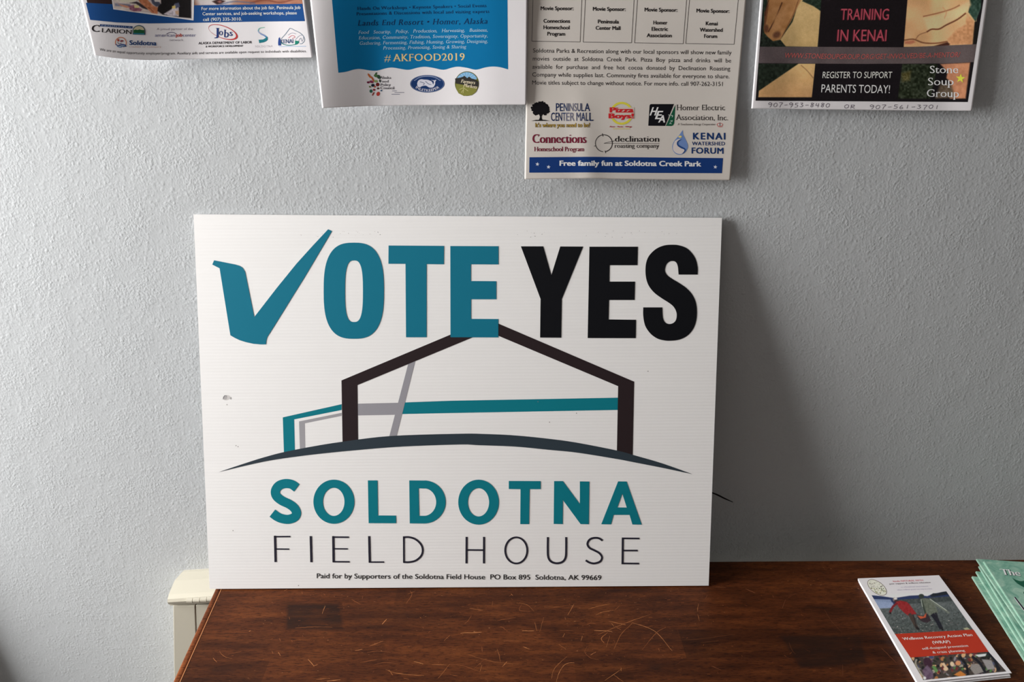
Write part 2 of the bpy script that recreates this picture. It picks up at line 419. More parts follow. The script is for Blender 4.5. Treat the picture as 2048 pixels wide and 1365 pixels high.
# top hood: profile (y,z) from wall to rolled front lip, swept from left to right
def hood_ring(x, yb, yf, zb=0.0):
    h = zz(x(yf))
    pts = [(yb, h - .002), (yb - 0.006, h - 0.0005), (yb + (yf - yb) * .45, h + 0.0012), (yf + 0.006, h), (yf, h - 0.002), (yf - 0.0015, h - 0.0055), (yf, h - 0.0095), (yf + 0.004, h - 0.012), (yf + 0.004, h - 0.0145), (yb, h - 0.0145)]
    return [(x(p[0]), p[0], p[1]) for p in pts]
xl = lambda y: float(np.interp(-y, [0, -fl[1] * .5, -fl[1]], [bl[0] + 0.004, (bl[0] + fl[0]) / 2 - 0.001, fl[0]]))
hood = loft('top_cover', [hood_ring(xl, 0, fl[1]), hood_ring(lambda y: XE, 0, fl[1]), hood_ring(lambda y: DX, 0, fl[1])], CREAM, heater)
fx0 = fl[0] + 0.0035
front = [(fx0, fl[1] + 0.006), (fx0 + 0.001, fl[1] + 0.0035), (fx0 + 0.004, fl[1] + 0.0025)]
capx = float(ext(fl, fr, top((387, 1193))[0][0])[0])
def ypos(x): return float(np.interp(x, [fl[0], fr[0], DX], [fl[1], fr[1], fR[1]])) + 0.003
def panel(name, x0, x1, z0, z1, yoff=0.0, left_side=False):
    bm = bmesh.new(); vs = box(bm, (x0, 0, z0), (x1, 1, z1))
    for v in vs:
        front = v.co.y < .5; px0 = 338.5 if v.co.x < capx - .01 else 389.5
        v.co.y = (ypos(v.co.x) + yoff) if front else (-0.0 if left_side else ypos(v.co.x) + 0.004 + yoff)
        if v.co.z < .1 and v.co.x < capx + .01:           # the cover flares slightly towards the floor
            q = plane_surf((0, v.co.y if front else -.05, 0), (0, -1, 0))((px0 + 4 if px0 < 350 else px0 + 1, 1350))[0]
            v.co.x += (q[0] - v.co.x) * (hz - .03) / (hz - q[2]) * .9
    if left_side:
        for v in vs:
            if v.co.y > -0.001 and v.co.x < x0 + 1e-4: v.co.x = xl(0) + 0.003
    return bobj(name, bm, CREAM, heater, 0.0008, 2)
panel('end_cap', fx0, capx - 0.0004, 0.03, hz - 0.014, 0, True)
panel('front_panel', capx + 0.0004, DX, 0.03, hz - 0.014, 0.0006)
# hinge knuckles on the lip
bm = bmesh.new()
x = capx - 0.006
for k in range(5):
    L = 0.0085 if k else 0.0075
    r = bmesh.ops.create_cone(bm, cap_ends=True, segments=10, radius1=0.0030, radius2=0.0030, depth=L - 0.0007)
    yy = ypos(x + L / 2) - 0.0056
    for v in r['verts']: v.co = Vector((x + L / 2 + v.co.z, yy + v.co.x, zz(x) - 0.0035 + v.co.y))
    x += L
bobj('hinge', bm, CREAM, heater)

# ---------------------------------------------------------------- unseen leaning board, added left of the view to shade the lower left corner
bm = bmesh.new(); box(bm, (-1.14, -0.5, 0.0), (-0.725, 0.5, 1.0))
for v in bm.verts:
    hi = v.co.z > .5; fr_ = v.co.y < 0
    v.co.z = 0.66 if hi else 0.0
    v.co.y = (-0.001 if hi else -0.125) - (0.009 if fr_ else 0.0)
bobj('added_shade_board', bm, simple('dark_board', (0.05, 0.045, 0.04), 0.6), None, 0.001, label='dark leaning board added out of view left of the heater to shade the lower left wall', category='board')
# ---------------------------------------------------------------- table
TT = zplane(ZT)
A = TT((429.5, 1181))[0]; B = TT((345.5, 1365))[0]          # left edge (top, outer)
back_y = TT((1650, 1122.6))[0][1]
bk0 = TT((1440, 1121.2))[0]; bk1 = TT((1940, 1124.4))[0]
YF = -0.62; TX = 1.15
def lx(y): return A[0] + (B[0] - A[0]) * (y - A[1]) / (B[1] - A[1])
table = bpy.data.objects.new('side_table', None); COL.objects.link(table); table.location = (0, 0, 0)
table['label'] = 'scratched dark reddish-brown wooden table standing against the wall'; table['category'] = 'table'
EW = 0.0068
q = [(lx(back_y) + EW, back_y), (TX, back_y), (TX, YF), (lx(YF) + EW, YF)]
def slab(name, q, z0, z1, mat, parent, bev=0.0, seg=2, **kw):
    bm = bmesh.new(); lo = [bm.verts.new((x, y, z0)) for x, y in q]; hi = [bm.verts.new((x, y, z1)) for x, y in q]
    bm.faces.new(lo); bm.faces.new(hi[::-1]); n = len(q)
    for i in range(n): bm.faces.new((lo[i], hi[i], hi[(i + 1) % n], lo[(i + 1) % n]))
    bmesh.ops.recalc_face_normals(bm, faces=bm.faces)
    return bobj(name, bm, mat, parent, bev, seg, **kw)
slab('tabletop', q, ZT - 0.022, ZT, WOOD, table, 0.0006)
slab('edge_strip', [(lx(back_y), back_y), (lx(back_y) + EW - .0004, back_y), (lx(YF) + EW - .0004, YF), (lx(YF), YF)], ZT - 0.022, ZT + 0.0004, EDGE, table, 0.0022, 3, label='lighter reddish wooden edge strip')
# pale glue line beside the edge strip
gl = [(lx(back_y) + EW - .0003, back_y), (lx(back_y) + EW + .0006, back_y), (lx(YF) + EW + .0006, YF), (lx(YF) + EW - .0003, YF)]
slab('edge_line', gl, ZT - 0.004, ZT + 0.0003, simple('pale_wood_line', (0.40, 0.16, 0.06), 0.5), table, label='thin pale worn line along the edge strip')
slab('apron', [(lx(back_y) + .03, back_y - .02), (TX - .03, back_y - .02), (TX - .03, YF + .02), (lx(YF) + .03, YF + .02)], ZT - 0.09, ZT - 0.0225, WOOD, table)
for lxx, lyy in ((lx(back_y) + .06, back_y - .05), (TX - .06, back_y - .05), (TX - .06, YF + .05), (lx(YF) + .06, YF + .05)):
    bm = bmesh.new(); box(bm, (lxx - .022, lyy - .022, 0), (lxx + .022, lyy + .022, ZT - 0.091))
    for v in bm.verts:
        if v.co.z < .1: v.co.x = lxx + (v.co.x - lxx) * .65; v.co.y = lyy + (v.co.y - lyy) * .65
    bobj('leg', bm, WOOD, table, 0.002)
# scratches in the varnish
def tr(o, s, L): return [[(o[0] + x * s, o[1] + y * s) for x, y in l] for l in L]
SA = [[(160,545),(180,575),(225,600),(265,608)],[(108,600),(120,618),(140,635)],[(230,570),(340,548)],[(690,50),(715,40)],[(835,58),(838,78)],[(1010,76),(1028,86)],[(1240,120),(1315,163)],[(1332,92),(1328,120)],[(1720,50),(1735,85),(1690,155)],[(1700,78),(1762,55)],[(780,356),(860,350),(960,347),(1085,350)],[(1025,175),(1000,240)],[(590,545),(600,568)],[(640,555),(660,582)],[(1390,505),(1500,462)],[(1370,555),(1450,548),(1560,555)],[(885,612),(935,670)],[(925,668),(965,655)],[(1430,655),(1510,640),(1640,650)],[(1520,695),(1600,725),(1720,738),(1835,748)],[(1550,700),(1580,745)],[(950,778),(1065,768)],[(1040,792),(1150,780)],[(1665,765),(1712,778)],[(1750,630),(1830,650)],[(1950,770),(2048,650)],[(1310,640),(1450,615)],[(2000,460),(2048,415)],[(1490,325),(1530,285)],[(1270,540),(1330,532)],[(730,265),(735,285)],[(750,455),(755,470)],[(650,440),(660,465)],[(400,385),(415,378)],[(1800,268),(1812,276)],[(1825,345),(1830,358)],[(820,715),(855,710)],[(1900,655),(2020,660)]]
SB = [[(118,322),(150,295),(175,255)],[(160,195),(270,210)],[(545,150),(620,160),(655,185),(690,220)],[(590,160),(570,210),(660,220)],[(385,295),(440,285),(540,270)],[(410,345),(430,350),(475,388)],[(590,380),(690,380)],[(695,310),(712,380)],[(768,268),(735,388)],[(1015,160),(965,250)],[(1130,203),(1200,180),(1310,158)],[(1195,250),(1250,225),(1340,213)],[(1345,215),(1390,170)],[(1122,330),(1160,315),(1197,324)],[(1210,410),(1330,360),(1480,300),(1640,245)],[(1345,528),(1400,410),(1500,310)],[(1280,512),(1310,420)],[(1500,315),(1600,345),(1700,400),(1820,545)],[(1575,532),(1690,395),(1770,350)],[(1180,375),(1330,382)],[(450,462),(570,462)],[(830,775),(850,700),(900,640),(957,592)],[(870,798),(900,710),(950,650),(1020,640)],[(1122,508),(1105,555),(1150,600),(1220,615)],[(1150,578),(1195,553)],[(1270,785),(1400,695)],[(1338,738),(1420,798)],[(1402,680),(1402,708)],[(0,655),(80,660),(180,690),(245,715)],[(195,690),(275,620)],[(245,715),(262,660)],[(150,575),(290,615),(400,640),(565,650)],[(385,525),(400,570),(412,632)],[(260,510),(265,552)],[(430,672),(467,630)],[(0,735),(60,750)],[(2035,155),(2028,230),(2045,300)],[(350,135),(345,180)],[(500,75),(515,90)],[(770,185),(900,183)],[(940,265),(948,290)],[(940,400),(925,430)],[(1085,420),(1072,462)],[(1710,520),(1715,548)],[(1290,395),(1240,440),(1262,480)],[(1320,315),(1345,345)],[(85,398),(260,392)],[(690,430),(720,440)],[(250,460),(300,468)],[(890,490),(950,530)],[(320,290),(380,292)],[(1300,300),(1440,330)],[(1350,340),(1400,372)],[(600,510),(650,528)],[(900,375),(1010,376)]]
SCc = [[(262,335),(240,400),(212,480),(208,560),(225,605)],[(297,368),(275,402)],[(370,297),(465,297)],[(1115,437),(1180,425),(1240,435)],[(975,492),(1005,410)],[(1010,378),(1120,355)],[(1188,863),(1232,886)],[(1040,800),(1060,860),(1097,908)],[(1020,935),(1085,965)],[(230,803),(400,785)],[(0,785),(250,765),(550,725)],[(330,1015),(420,1050)],[(1880,850),(2020,990)],[(1360,500),(1420,600),(1520,710)],[(640,310),(730,350)],[(1525,1000),(1527,1105)],[(715,150),(708,178)],[(540,275),(800,273)],[(400,815),(418,828)],[(1130,662),(1152,666)],[(890,370),(895,390)],[(920,548),(935,552)]]
ps = Print(TT, 1.0, 0.00007); rr = random.Random(5)
for k, l in enumerate(tr((400, 1170), .24414, SA) + tr((900, 1170), .24414, SB) + tr((1350, 1110), .21973, SCc)):
    P = interp(l, 5) if len(l) > 2 else np.array([np.array(l[0]) + (np.array(l[1]) - np.array(l[0])) * t for t in np.linspace(0, 1, 7)])
    P = P + np.array([[rr.uniform(-.35, .35), rr.uniform(-.3, .3)] for _ in P]); n = len(P)
    wmx = rr.uniform(0.7, 1.35)
    wd = np.array([wmx * (0.45 + 0.55 * math.sin(math.pi * (i + .5) / n)) * rr.uniform(.55, 1.15) for i in range(n)])
    c = rr.choice([(178, 118, 72), (158, 100, 58), (140, 86, 48), (124, 72, 40)]) if k < 93 else rr.choice([(112, 66, 42), (92, 52, 30), (84, 45, 26)])
    ps.stroke(P, wd, c, 1)
for k in range(420):                                   # little nicks
    x, y = rr.uniform(430, 1700), rr.uniform(1186, 1364)
    if rr.random() > math.exp(-((x - 1080) / 420) ** 2) * .8 + .15: continue
    a = rr.uniform(-1.2, 1.2) if rr.random() < .6 else rr.uniform(-.15, .15); l = rr.uniform(1.5, 7)
    ps.stroke([(x, y), (x + l * math.cos(a), y + l * .7 * math.sin(a))], [rr.uniform(.4, .8)], rr.choice([(126, 72, 38), (108, 58, 30), (95, 50, 26)]), 1)
ps.done('scratches', table, kind='stuff', label='pale scratches in the dark varnish')
# worn dark stains of the varnish
STW = wood_material('stained_wood_patches', 0.80, False, True)
cv = Canvas([(440, 1184), (1780, 1184), (1780, 1368), (360, 1368)], 460, 90); cv.fill((0, 0, 0))
for P, a in (([(573,1208),(680,1205),(690,1262),(570,1262)],235), ([(690,1205),(780,1208),(900,1250),(690,1264)],120), ([(775,1212),(822,1212),(824,1240),(775,1238)],150),
             ([(1557,1270),(1722,1270),(1735,1330),(1600,1340)],235), ([(1260,1262),(1400,1255),(1500,1272),(1400,1290),(1255,1285)],150), ([(1440,1185),(1520,1185),(1518,1196),(1440,1200)],150),
             ([(422,1337),(470,1338),(468,1348),(420,1346)],190), ([(1295,1330),(1325,1328),(1322,1345),(1298,1340)],200), ([(1140,1275),(1300,1270),(1310,1310),(1160,1320)],90),
             ([(430,1261),(570,1260),(575,1300),(415,1310)],60), ([(1130,1215),(1180,1220),(1170,1245),(1110,1240)],90), ([(1450,1190),(1540,1195),(1530,1206),(1430,1205)],110)):
    cv.poly(P, (a,) * 3, 5)
st = cv.done('varnish_stains', table, TT, 1.0, 1, 0.00002, STW, label='darker stained patches of the tabletop')
st['kind'] = 'stuff'

# ---------------------------------------------------------------- the sign
n_s = np.array([0, -0.4007, 0.0944]); n_s /= np.linalg.norm(n_s)
foot = TT((918, 1177.5))[0]
SG = plane_surf(foot, n_s)
c4 = [SG(p)[0] for p in ((387, 429), (1444, 436), (1417, 1181), (419, 1174.5))]
for i_, j_ in ((2, 1), (3, 0)):                          # stand the lower edge exactly on the tabletop
    c4[i_] = c4[i_] + (c4[j_] - c4[i_]) * ((ZT + 0.0012 - c4[i_][2]) / (c4[j_][2] - c4[i_][2]))
TK = 0.004
def sheet_box(name, c, n, t0, t1, mat, parent=None, **kw):
    a = [p - n * t0 for p in c]; b = [p - n * t1 for p in c]
    vs = a + b; fs = [(0, 3, 2, 1), (4, 5, 6, 7)] + [(i, (i + 1) % 4, 4 + (i + 1) % 4, 4 + i) for i in range(4)]
    return mesh(name, vs, fs, parent, (mat,), **kw)
msn, nt, b_, N, ln = nodes('corrugated_white_plastic', 0.40, 0.35)
tcn = N('TexCoord'); wv = N('TexWave'); wv.bands_direction = 'Z'; wv.inputs['Scale'].default_value = 95; wv.inputs['Distortion'].default_value = 0.6; wv.inputs['Detail'].default_value = 1
nz = N('TexNoise'); nz.inputs['Scale'].default_value = 260; mpn = N('Mapping'); mpn.inputs['Scale'].default_value = (.04, 1, 1)
ln(tcn.outputs['Object'], wv.inputs['Vector']); ln(tcn.outputs['Object'], mpn.inputs[0]); ln(mpn.outputs[0], nz.inputs['Vector'])
ad = N('Math', operation='ADD'); ln(wv.outputs[1], ad.inputs[0]); ln(nz.outputs[0], ad.inputs[1])
bp = N('Bump'); bp.inputs['Strength'].default_value = 0.05; bp.inputs['Distance'].default_value = 0.0006; ln(ad.outputs[0], bp.inputs['Height']); ln(bp.outputs[0], b_.inputs['Normal'])
mx = N('MixRGB'); mx.inputs[1].default_value = (0.83, 0.815, 0.805, 1); mx.inputs[2].default_value = (0.865, 0.85, 0.84, 1); ln(nz.outputs[0], mx.inputs[0]); ln(mx.outputs[0], b_.inputs['Base Color'])
SIGNM = msn
sign = bpy.data.objects.new('campaign_sign', None); COL.objects.link(sign)
sign['label'] = 'large white corrugated plastic sign reading VOTE YES, leaning on the wall on the table'; sign['category'] = 'sign'
sheet_box('front_sheet', c4, n_s, 0, 0.0007, SIGNM, sign)
sheet_box('back_sheet', c4, n_s, TK - 0.0007, TK, SIGNM, sign)
vs, fs = [], []
for k in range(90):                                     # flute walls between the liners
    t = (k + .5) / 90; a = c4[0] + (c4[3] - c4[0]) * t; b = c4[1] + (c4[2] - c4[1]) * t; o = len(vs)
    vs += [a - n_s * .0007, b - n_s * .0007, b - n_s * (TK - .0007), a - n_s * (TK - .0007)]; fs.append((o, o + 1, o + 2, o + 3))
mesh('flutes', vs, fs, sign, (SIGNM,), kind='stuff')
E1 = 1.0
TEAL = (22, 112, 136); TEAL2 = (14, 118, 132); BLK = (17, 18, 22); BRN = (44, 34, 36); SLT = (50, 60, 68); GRY = (150, 148, 154)
def R(o, s, P): return [(o[0] + x * s, o[1] + y * s) for x, y in P]
s1 = 680 / 2048; o1 = (380, 420); sy_ = 480 / 2048; oy = (1000, 430); s2 = 520 / 2048; o2 = (400, 620); s3 = 580 / 2048; o3 = (900, 620); o4 = (400, 930); o5 = (900, 930)
# emblem (below the letters)
p = Print(SG, E1)
arc_up = R(o2, s2, [(145,1280),(300,1228),(480,1170),(660,1122),(900,1075),(1123,1040),(1500,995),(2048,977)]) + R(o3, s3, [(250,878),(460,888),(700,912),(900,940),(1180,995),(1300,1028),(1500,1086),(1712,1162)])
arc_lo = R(o2, s2, [(145,1280),(400,1219),(600,1180),(900,1140),(1250,1105),(1600,1078),(2048,1062)]) + R(o3, s3, [(200,957),(460,967),(700,990),(900,1010),(1180,1055),(1300,1078),(1500,1117),(1712,1162)])
p.poly(R(o2, s2, [(652,848),(1116,744),(1116,790),(742,864),(748,1112),(661,1130)]), TEAL2, 1)
p.poly(R(o2, s2, [(780,880),(1116,812),(1116,836),(826,895),(829,1098),(787,1106)]), (158, 156, 160), 1)
p.poly([(809.3, 805.4)] + R(o3, s3, [(0,643),(600,632),(1190,621),(1188,708),(600,719),(0,730)]) + [(803.7, 828.7)], TEAL2, 1)
p.poly(R(o2, s2, [(1238,740),(1562,733),(1540,828),(1240,833)]), GRY, 1)
p.poly(R(o2, s2, [(1640,425),(1697,400),(1548,1000),(1490,1002)]), GRY, 2)
p.poly([(682.9,761.4),(975.3,638.5),(1268.2,763.9),(1265.3,914),(1233.6,908),(1236.2,772.9),(975,662.9),(714.8,770.8),(716.1,884),(685.1,889)], BRN, 3)
p.patch(interp(arc_up, 5), interp(arc_lo, 5), SLT, 4, 120, 1)
p.done('house_emblem', sign, label='line drawing of a gabled hall over a dark arc')
p = Print(SG, E1)
chk = R(o1, s1, [(145,304),(275,330),(300,338),(318,350),(332,374),(387,646),(520,474),(640,326),(740,215),(832,117),(855,128),(700,390),(550,632),(520,680),(485,736),(466,766),(459,790),(458,811),(425,811),(380,807),(335,797),(300,786),(270,772),(243,756),(178,352),(134,330)])
p.poly(chk, TEAL, 5); p.done('check_mark', sign, label='teal tick standing for the letter V')
p = Print(SG, E1); p.poly(arc((647.3 + 767.8) / 2, (485.7 + 678) / 2, 60.3, 96.2, p=2.75, n=80), TEAL, 5, holes=[arc((690 + 725.8) / 2, (521.3 + 644.4) / 2, 17.9, 61.6, p=2.9, n=60)]); p.done('letter', sign)
p = Print(SG, E1); p.poly(R(o1, s1, [(1196,215),(1530,217),(1529,328),(1425,327),(1425,768),(1301,768),(1298,325),(1195,325)]), TEAL, 5); p.done('letter', sign)
p = Print(SG, E1); p.poly(R(o1, s1, [(1568,218),(1858,219),(1858,329),(1692,328),(1692,429),(1845,430),(1845,539),(1693,539),(1693,657),(1857,658),(1857,769),(1569,768)]), TEAL, 5); p.done('letter', sign)

p = Print(SG, E1); p.poly(R(oy, sy_, [(178,269),(369,269),(438,515),(514,270),(709,271),(527,718),(522,1049),(342,1048),(346,718)]), BLK, 5); p.done('letter', sign)
p = Print(SG, E1); p.poly(R(oy, sy_, [(763,272),(1176,272),(1172,430),(935,430),(933,570),(1152,570),(1148,727),(930,727),(926,893),(1160,896),(1158,1053),(748,1052)]), BLK, 5); p.done('letter', sign)
Sout = interp([(1686,510),(1686,445),(1664,365),(1605,293),(1535,262),(1470,255),(1398,262),(1330,292),(1275,345),(1248,405),(1241,480),(1250,555),(1275,615),(1320,668),(1380,712),(1440,750),(1480,783),(1502,822),(1508,860),(1500,900),(1477,924),(1445,932),(1413,922),(1394,892),(1387,850),(1385,790)], 4)
Sin = interp([(1222,790),(1222,860),(1238,945),(1282,1012),(1340,1055),(1400,1072),(1455,1075),(1530,1065),(1600,1030),(1650,970),(1674,900),(1680,820),(1670,745),(1640,680),(1590,625),(1530,583),(1480,553),(1432,520),(1412,490),(1408,465),(1417,428),(1440,402),(1468,394),(1498,402),(1516,435),(1524,510)], 4)
p = Print(SG, E1); p.poly(R(oy, sy_, list(Sout) + list(Sin)), BLK, 5); p.done('letter', sign)

C = TEAL2
p = Print(SG, E1); p.stroke(R(o4, s2, [(762,183),(722,156),(672,149),(622,165),(594,205),(602,248),(645,284),(700,310),(742,342),(760,382),(742,415),(695,431),(645,425),(605,408),(570,382)]), 72 * s2, C, 5, 4); p.done('letter', sign)
p = Print(SG, E1); p.poly(arc(400 + 1054.5 * s2, 930 + 292 * s2, 161.5 * s2, 174 * s2, n=60), C, 5, holes=[arc(400 + 1053 * s2, 930 + 293 * s2, 85 * s2, 111 * s2, n=50)]); p.done('letter', sign)
p = Print(SG, E1); p.poly(R(o4, s2, [(1322,124),(1398,124),(1402,400),(1544,401),(1545,462),(1328,461)]), C, 5); p.done('letter', sign)
Dp = [(1648,124),(1760,125)] + [tuple(x) for x in arc(1765, 294, 170, 170, -85, 85, 24)] + [(1760,464),(1652,463)]
Di = [(1722,187),(1770,188)] + [tuple(x) for x in arc(1762, 295, 98, 109, -80, 80, 20)] + [(1770,403),(1727,403)]
p = Print(SG, E1); p.poly(R(o4, s2, Dp), C, 5, holes=[R(o4, s2, Di)]); p.done('letter', sign)
p = Print(SG, E1); p.poly(arc(900 + 201.5 * s3, 930 + 265 * s3, 143.5 * s3, 159 * s3, n=60), C, 5, holes=[arc(900 + 201 * s3, 930 + 266 * s3, 75 * s3, 100 * s3, n=50)]); p.done('letter', sign)
p = Print(SG, E1); p.poly(R(o5, s3, [(415,115),(640,116),(640,173),(562,173),(558,420),(496,420),(498,173),(415,172)]), C, 5); p.done('letter', sign)
p = Print(SG, E1); p.poly(R(o5, s3, [(735,116),(797,116),(917,278),(917,118),(984,119),(980,421),(922,420),(797,250),(796,420),(732,419)]), C, 5); p.done('letter', sign)
p = Print(SG, E1); p.poly(R(o5, s3, [(1187,118),(1247,119),(1354,424),(1288,423),(1268,355),(1155,355),(1137,422),(1068,421)]), C, 5, holes=[R(o5, s3, [(1217,205),(1248,303),(1182,302)])]); p.done('letter', sign)

C = (42, 40, 52); t1 = 18 * s2; t2 = 14.5 * s3
def ln4(P, wd=t1, sm=0): p.stroke(R(o4, s2, P), wd, C, 5, sm)
def ln5(P, wd=t2, sm=0): p.stroke(R(o5, s3, P), wd, C, 5, sm)
p = Print(SG, E1); ln4([(590,560),(595,768)]); ln4([(584,568),(711,567)], 12 * s2); ln4([(592,665),(702,666)], 11 * s2); p.done('letter', sign)
p = Print(SG, E1); ln4([(872,563),(877,769)]); p.done('letter', sign)
p = Print(SG, E1); ln4([(1049,563),(1052,770)]); ln4([(1042,571),(1173,572)], 13 * s2); ln4([(1048,663),(1164,664)], 11 * s2); ln4([(1048,765),(1178,766)], 12 * s2); p.done('letter', sign)
p = Print(SG, E1); ln4([(1332,563),(1337,773)]); ln4([(1333,768),(1450,768)], 12 * s2); p.done('letter', sign)
p = Print(SG, E1); ln4([(1605,565),(1606,773)], 14 * s2); ln4([(1602,572),(1650,572),(1700,590),(1740,628),(1754,672),(1742,718),(1700,755),(1650,768),(1602,768)], 15 * s2, 4); p.done('letter', sign)
p = Print(SG, E1); ln5([(117,510),(116,698)]); ln5([(240,510),(239,698)]); ln5([(116,603),(240,604)], 12 * s3); p.done('letter', sign)
p = Print(SG, E1); p.poly(arc(900 + 467.5 * s3, 930 + 606 * s3, 84.5 * s3, 98.5 * s3, n=60), C, 5, holes=[arc(900 + 467.5 * s3, 930 + 606 * s3, 71 * s3, 86 * s3, n=60)]); p.done('letter', sign)
p = Print(SG, E1); ln5([(691,512),(690,600),(694,655),(715,686),(755,697),(795,686),(816,655),(820,600),(820,512)], t2, 4); p.done('letter', sign)
p = Print(SG, E1); ln5([(1077,536),(1050,520),(1015,518),(985,530),(970,560),(985,588),(1020,606),(1055,626),(1073,655),(1060,684),(1020,698),(985,692),(958,676)], 14 * s3, 4); p.done('letter', sign)
p = Print(SG, E1); ln5([(1220,515),(1218,704)]); ln5([(1215,521),(1337,522)], 12 * s3); ln5([(1220,607),(1325,607)], 12 * s3); ln5([(1216,698),(1335,699)], 12 * s3); p.done('letter', sign)

p = Print(SG, E1)
p.text('Paid for by Supporters of the Soldotna Field House  PO Box 895  Soldotna, AK 99669', [(633.5, 1157.3), (1202.5, 1160.9)], 10.3, (18, 18, 20), 5, off=0.006)
p.done('lettering', sign, label='small black line of text along the foot')
p = Print(SG, E1)                                       # smudges and scuffs
rs = random.Random(11)
for k in range(46):
    x = rs.choice([rs.uniform(600, 780), rs.uniform(1025, 1360)]); y = 466 + rs.uniform(-4, 9); r = rs.uniform(.3, .8)
    p.poly(arc(x, y, r * 1.5, r * .8, n=6, rot=rs.uniform(-60, 60)), rs.choice([(170, 165, 165), (120, 116, 120), (195, 190, 188)]), 1)
p.poly(arc(453, 796, 7.5, 5.0, n=16, rot=-15), (206, 202, 200), 1); p.poly(arc(450, 796, 4.2, 3.8, n=12), (178, 174, 174), 2); p.stroke([(446, 799), (449, 792), (454, 793)], 1.2, (125, 122, 124), 3, 4); p.poly(arc(461, 797, 1.6, 2.4, n=8), (175, 172, 172), 3)
for x, y in ((472, 892), (476, 894), (454, 810), (466, 1062), (1296, 743), (1076, 804), (1153, 827), (597, 1172), (1099, 845)): p.poly(arc(x, y, 1.1, 1.3, n=6), (165, 160, 160), 1)
p.done('scuffs', sign, kind='stuff', label='grey smudges on the white plastic')

# ---------------------------------------------------------------- flyers on the wall
def sm(t): t = np.clip(t, 0, 1); return t * t * (3 - 2 * t)
def flyer(name, label, hfun, Lft, Rgt, bot, mat, up_px=-560):
    surf = wall_surf(hfun); nu, nv = 120, 120
    (a0, a1), (b0, b1) = Lft, Rgt                      # edge lines: top-of-frame point, bottom point
    bot = interp(bot, 6); d = np.r_[0, np.cumsum(np.linalg.norm(np.diff(bot, axis=0), axis=1))]; d /= d[-1]
    u = np.linspace(0, 1, nu + 1); Bt = np.stack([np.interp(u, d, bot[:, 0]), np.interp(u, d, bot[:, 1])], 1)
    def edge(a, b, y): t = (y - b[1]) / (a[1] - b[1]); return np.array([b[0] + (a[0] - b[0]) * t, y])
    tl = edge(a0, a1, up_px); trr = edge(b0, b1, up_px); Tp = tl + (trr - tl) * u[:, None]
    P = []
    for j in range(nv + 1):
        P += list(Bt + (Tp - Bt) * (j / nv) ** 1.25)
    V = list(surf(P)) + list(surf(P, -0.00012)); n1 = len(P); F = []
    for j in range(nv):
        for i in range(nu):
            a = j * (nu + 1) + i; F += [(a, a + 1, a + nu + 2, a + nu + 1), (n1 + a, n1 + a + nu + 1, n1 + a + nu + 2, n1 + a + 1)]
    rim = [i for i in range(nu + 1)] + [j * (nu + 1) + nu for j in range(1, nv + 1)] + [nv * (nu + 1) + i for i in range(nu - 1, -1, -1)] + [j * (nu + 1) for j in range(nv - 1, 0, -1)]
    for a, b in zip(rim, rim[1:] + rim[:1]): F.append((a, n1 + a, n1 + b, b))
    o = mesh(name, V, F, None, (mat,), smooth=True, label=label, category='flyer', group='flyers pinned to the wall')
    return o, surf
# --- flyer 1 (job fair)
h1 = lambda x, y: 0.004 + 0.034 * sm((420 - x) / 290) + 0.005 * sm((x - 520) / 110) + 0.004 * sm((y + 200) / 320) * np.sin(np.clip((x - 160) / 460, 0, 1) * np.pi)
F1, S1 = flyer('flyer', 'job fair flyer with a blue band and a row of logos, leftmost on the wall', h1, ((162.8, 0), (189, 110.5)), ((609.7, 0), (625.8, 115.3)),
               [(189, 110.5), (235.4, 116.6), (296.5, 120.0), (390, 118.2), (512, 116.2), (625.8, 115.3)], PAPER)
e1 = 0.92
cv = Canvas([(112, -260), (571, -260), (606, 12), (176, 12)], 380, 200); cv.fill((88, 60, 52))
cv.poly([(60, -270), (240, -270), (240, 20), (60, 20)], (48, 28, 28), 14); cv.poly([(380, -270), (640, -270), (640, 40), (380, 40)], (182, 142, 122), 22, amp=16, cell=30)
cv.poly([(388, -6), (430, -14), (470, -8), (460, 12), (400, 14)], (206, 196, 196), 5); cv.poly([(424, 3), (436, -2), (451, 2), (442, 8), (434, 9)], (50, 26, 24), 1.2); cv.poly([(434, 3), (440, 1), (444, 4), (439, 6)], (150, 96, 90), 1)
cv.poly([(470, -14), (560, -20), (612, -10), (612, 12), (480, 12)], (168, 112, 88), 6, amp=18, cell=12); cv.line([(500, 6), (530, 0), (560, 5), (590, -2)], 2.5, (120, 60, 44), 1.4); cv.line([(440, 9), (470, 3), (510, 7)], 2, (90, 100, 130), 1.4)
cv.grain(5); cv.done('background_picture', F1, S1, e1, 1)
p = Print(S1, e1)
p.patch([(171.5, 5.5), (226.9, 8.5), (300, 10.5), (390, 10.5), (500, 9), (604.6, 7.5)], [(180.3, 39.7), (235.5, 45.0), (296.5, 46.8), (390, 45.6), (512, 43.2), (609.7, 42.3)], (28, 76, 138), 2, 40, 4)
p.done('blue_band', F1)
cv = Canvas([(204, -130), (392, -130), (387.0, 41), (226.6, 18.6)], 240, 210); cv.fill((236, 228, 228))
I = lambda P: R((150, 0), .12207, P)
cv.poly([(209, -126), (388, -126), (382.6, 37), (228.2, 16.6)], (206, 190, 186), .5)
cv.poly(I([(660,-900),(1900,-900),(1900,-60),(660,-60)]), (120, 96, 86), 6, amp=30, cell=20)
cv.poly(I([(640,0),(1000,0),(1150,70),(1220,170),(1000,200),(640,140)]), (222, 208, 200), 1, amp=14, cell=5)
cv.poly(I([(650,50),(900,70),(960,110),(660,100)]), (140, 140, 160), 1.2, amp=20, cell=3); cv.poly(I([(690,-40),(1010,-60),(990,20),(900,45),(760,40)]), (226, 218, 200), .8)
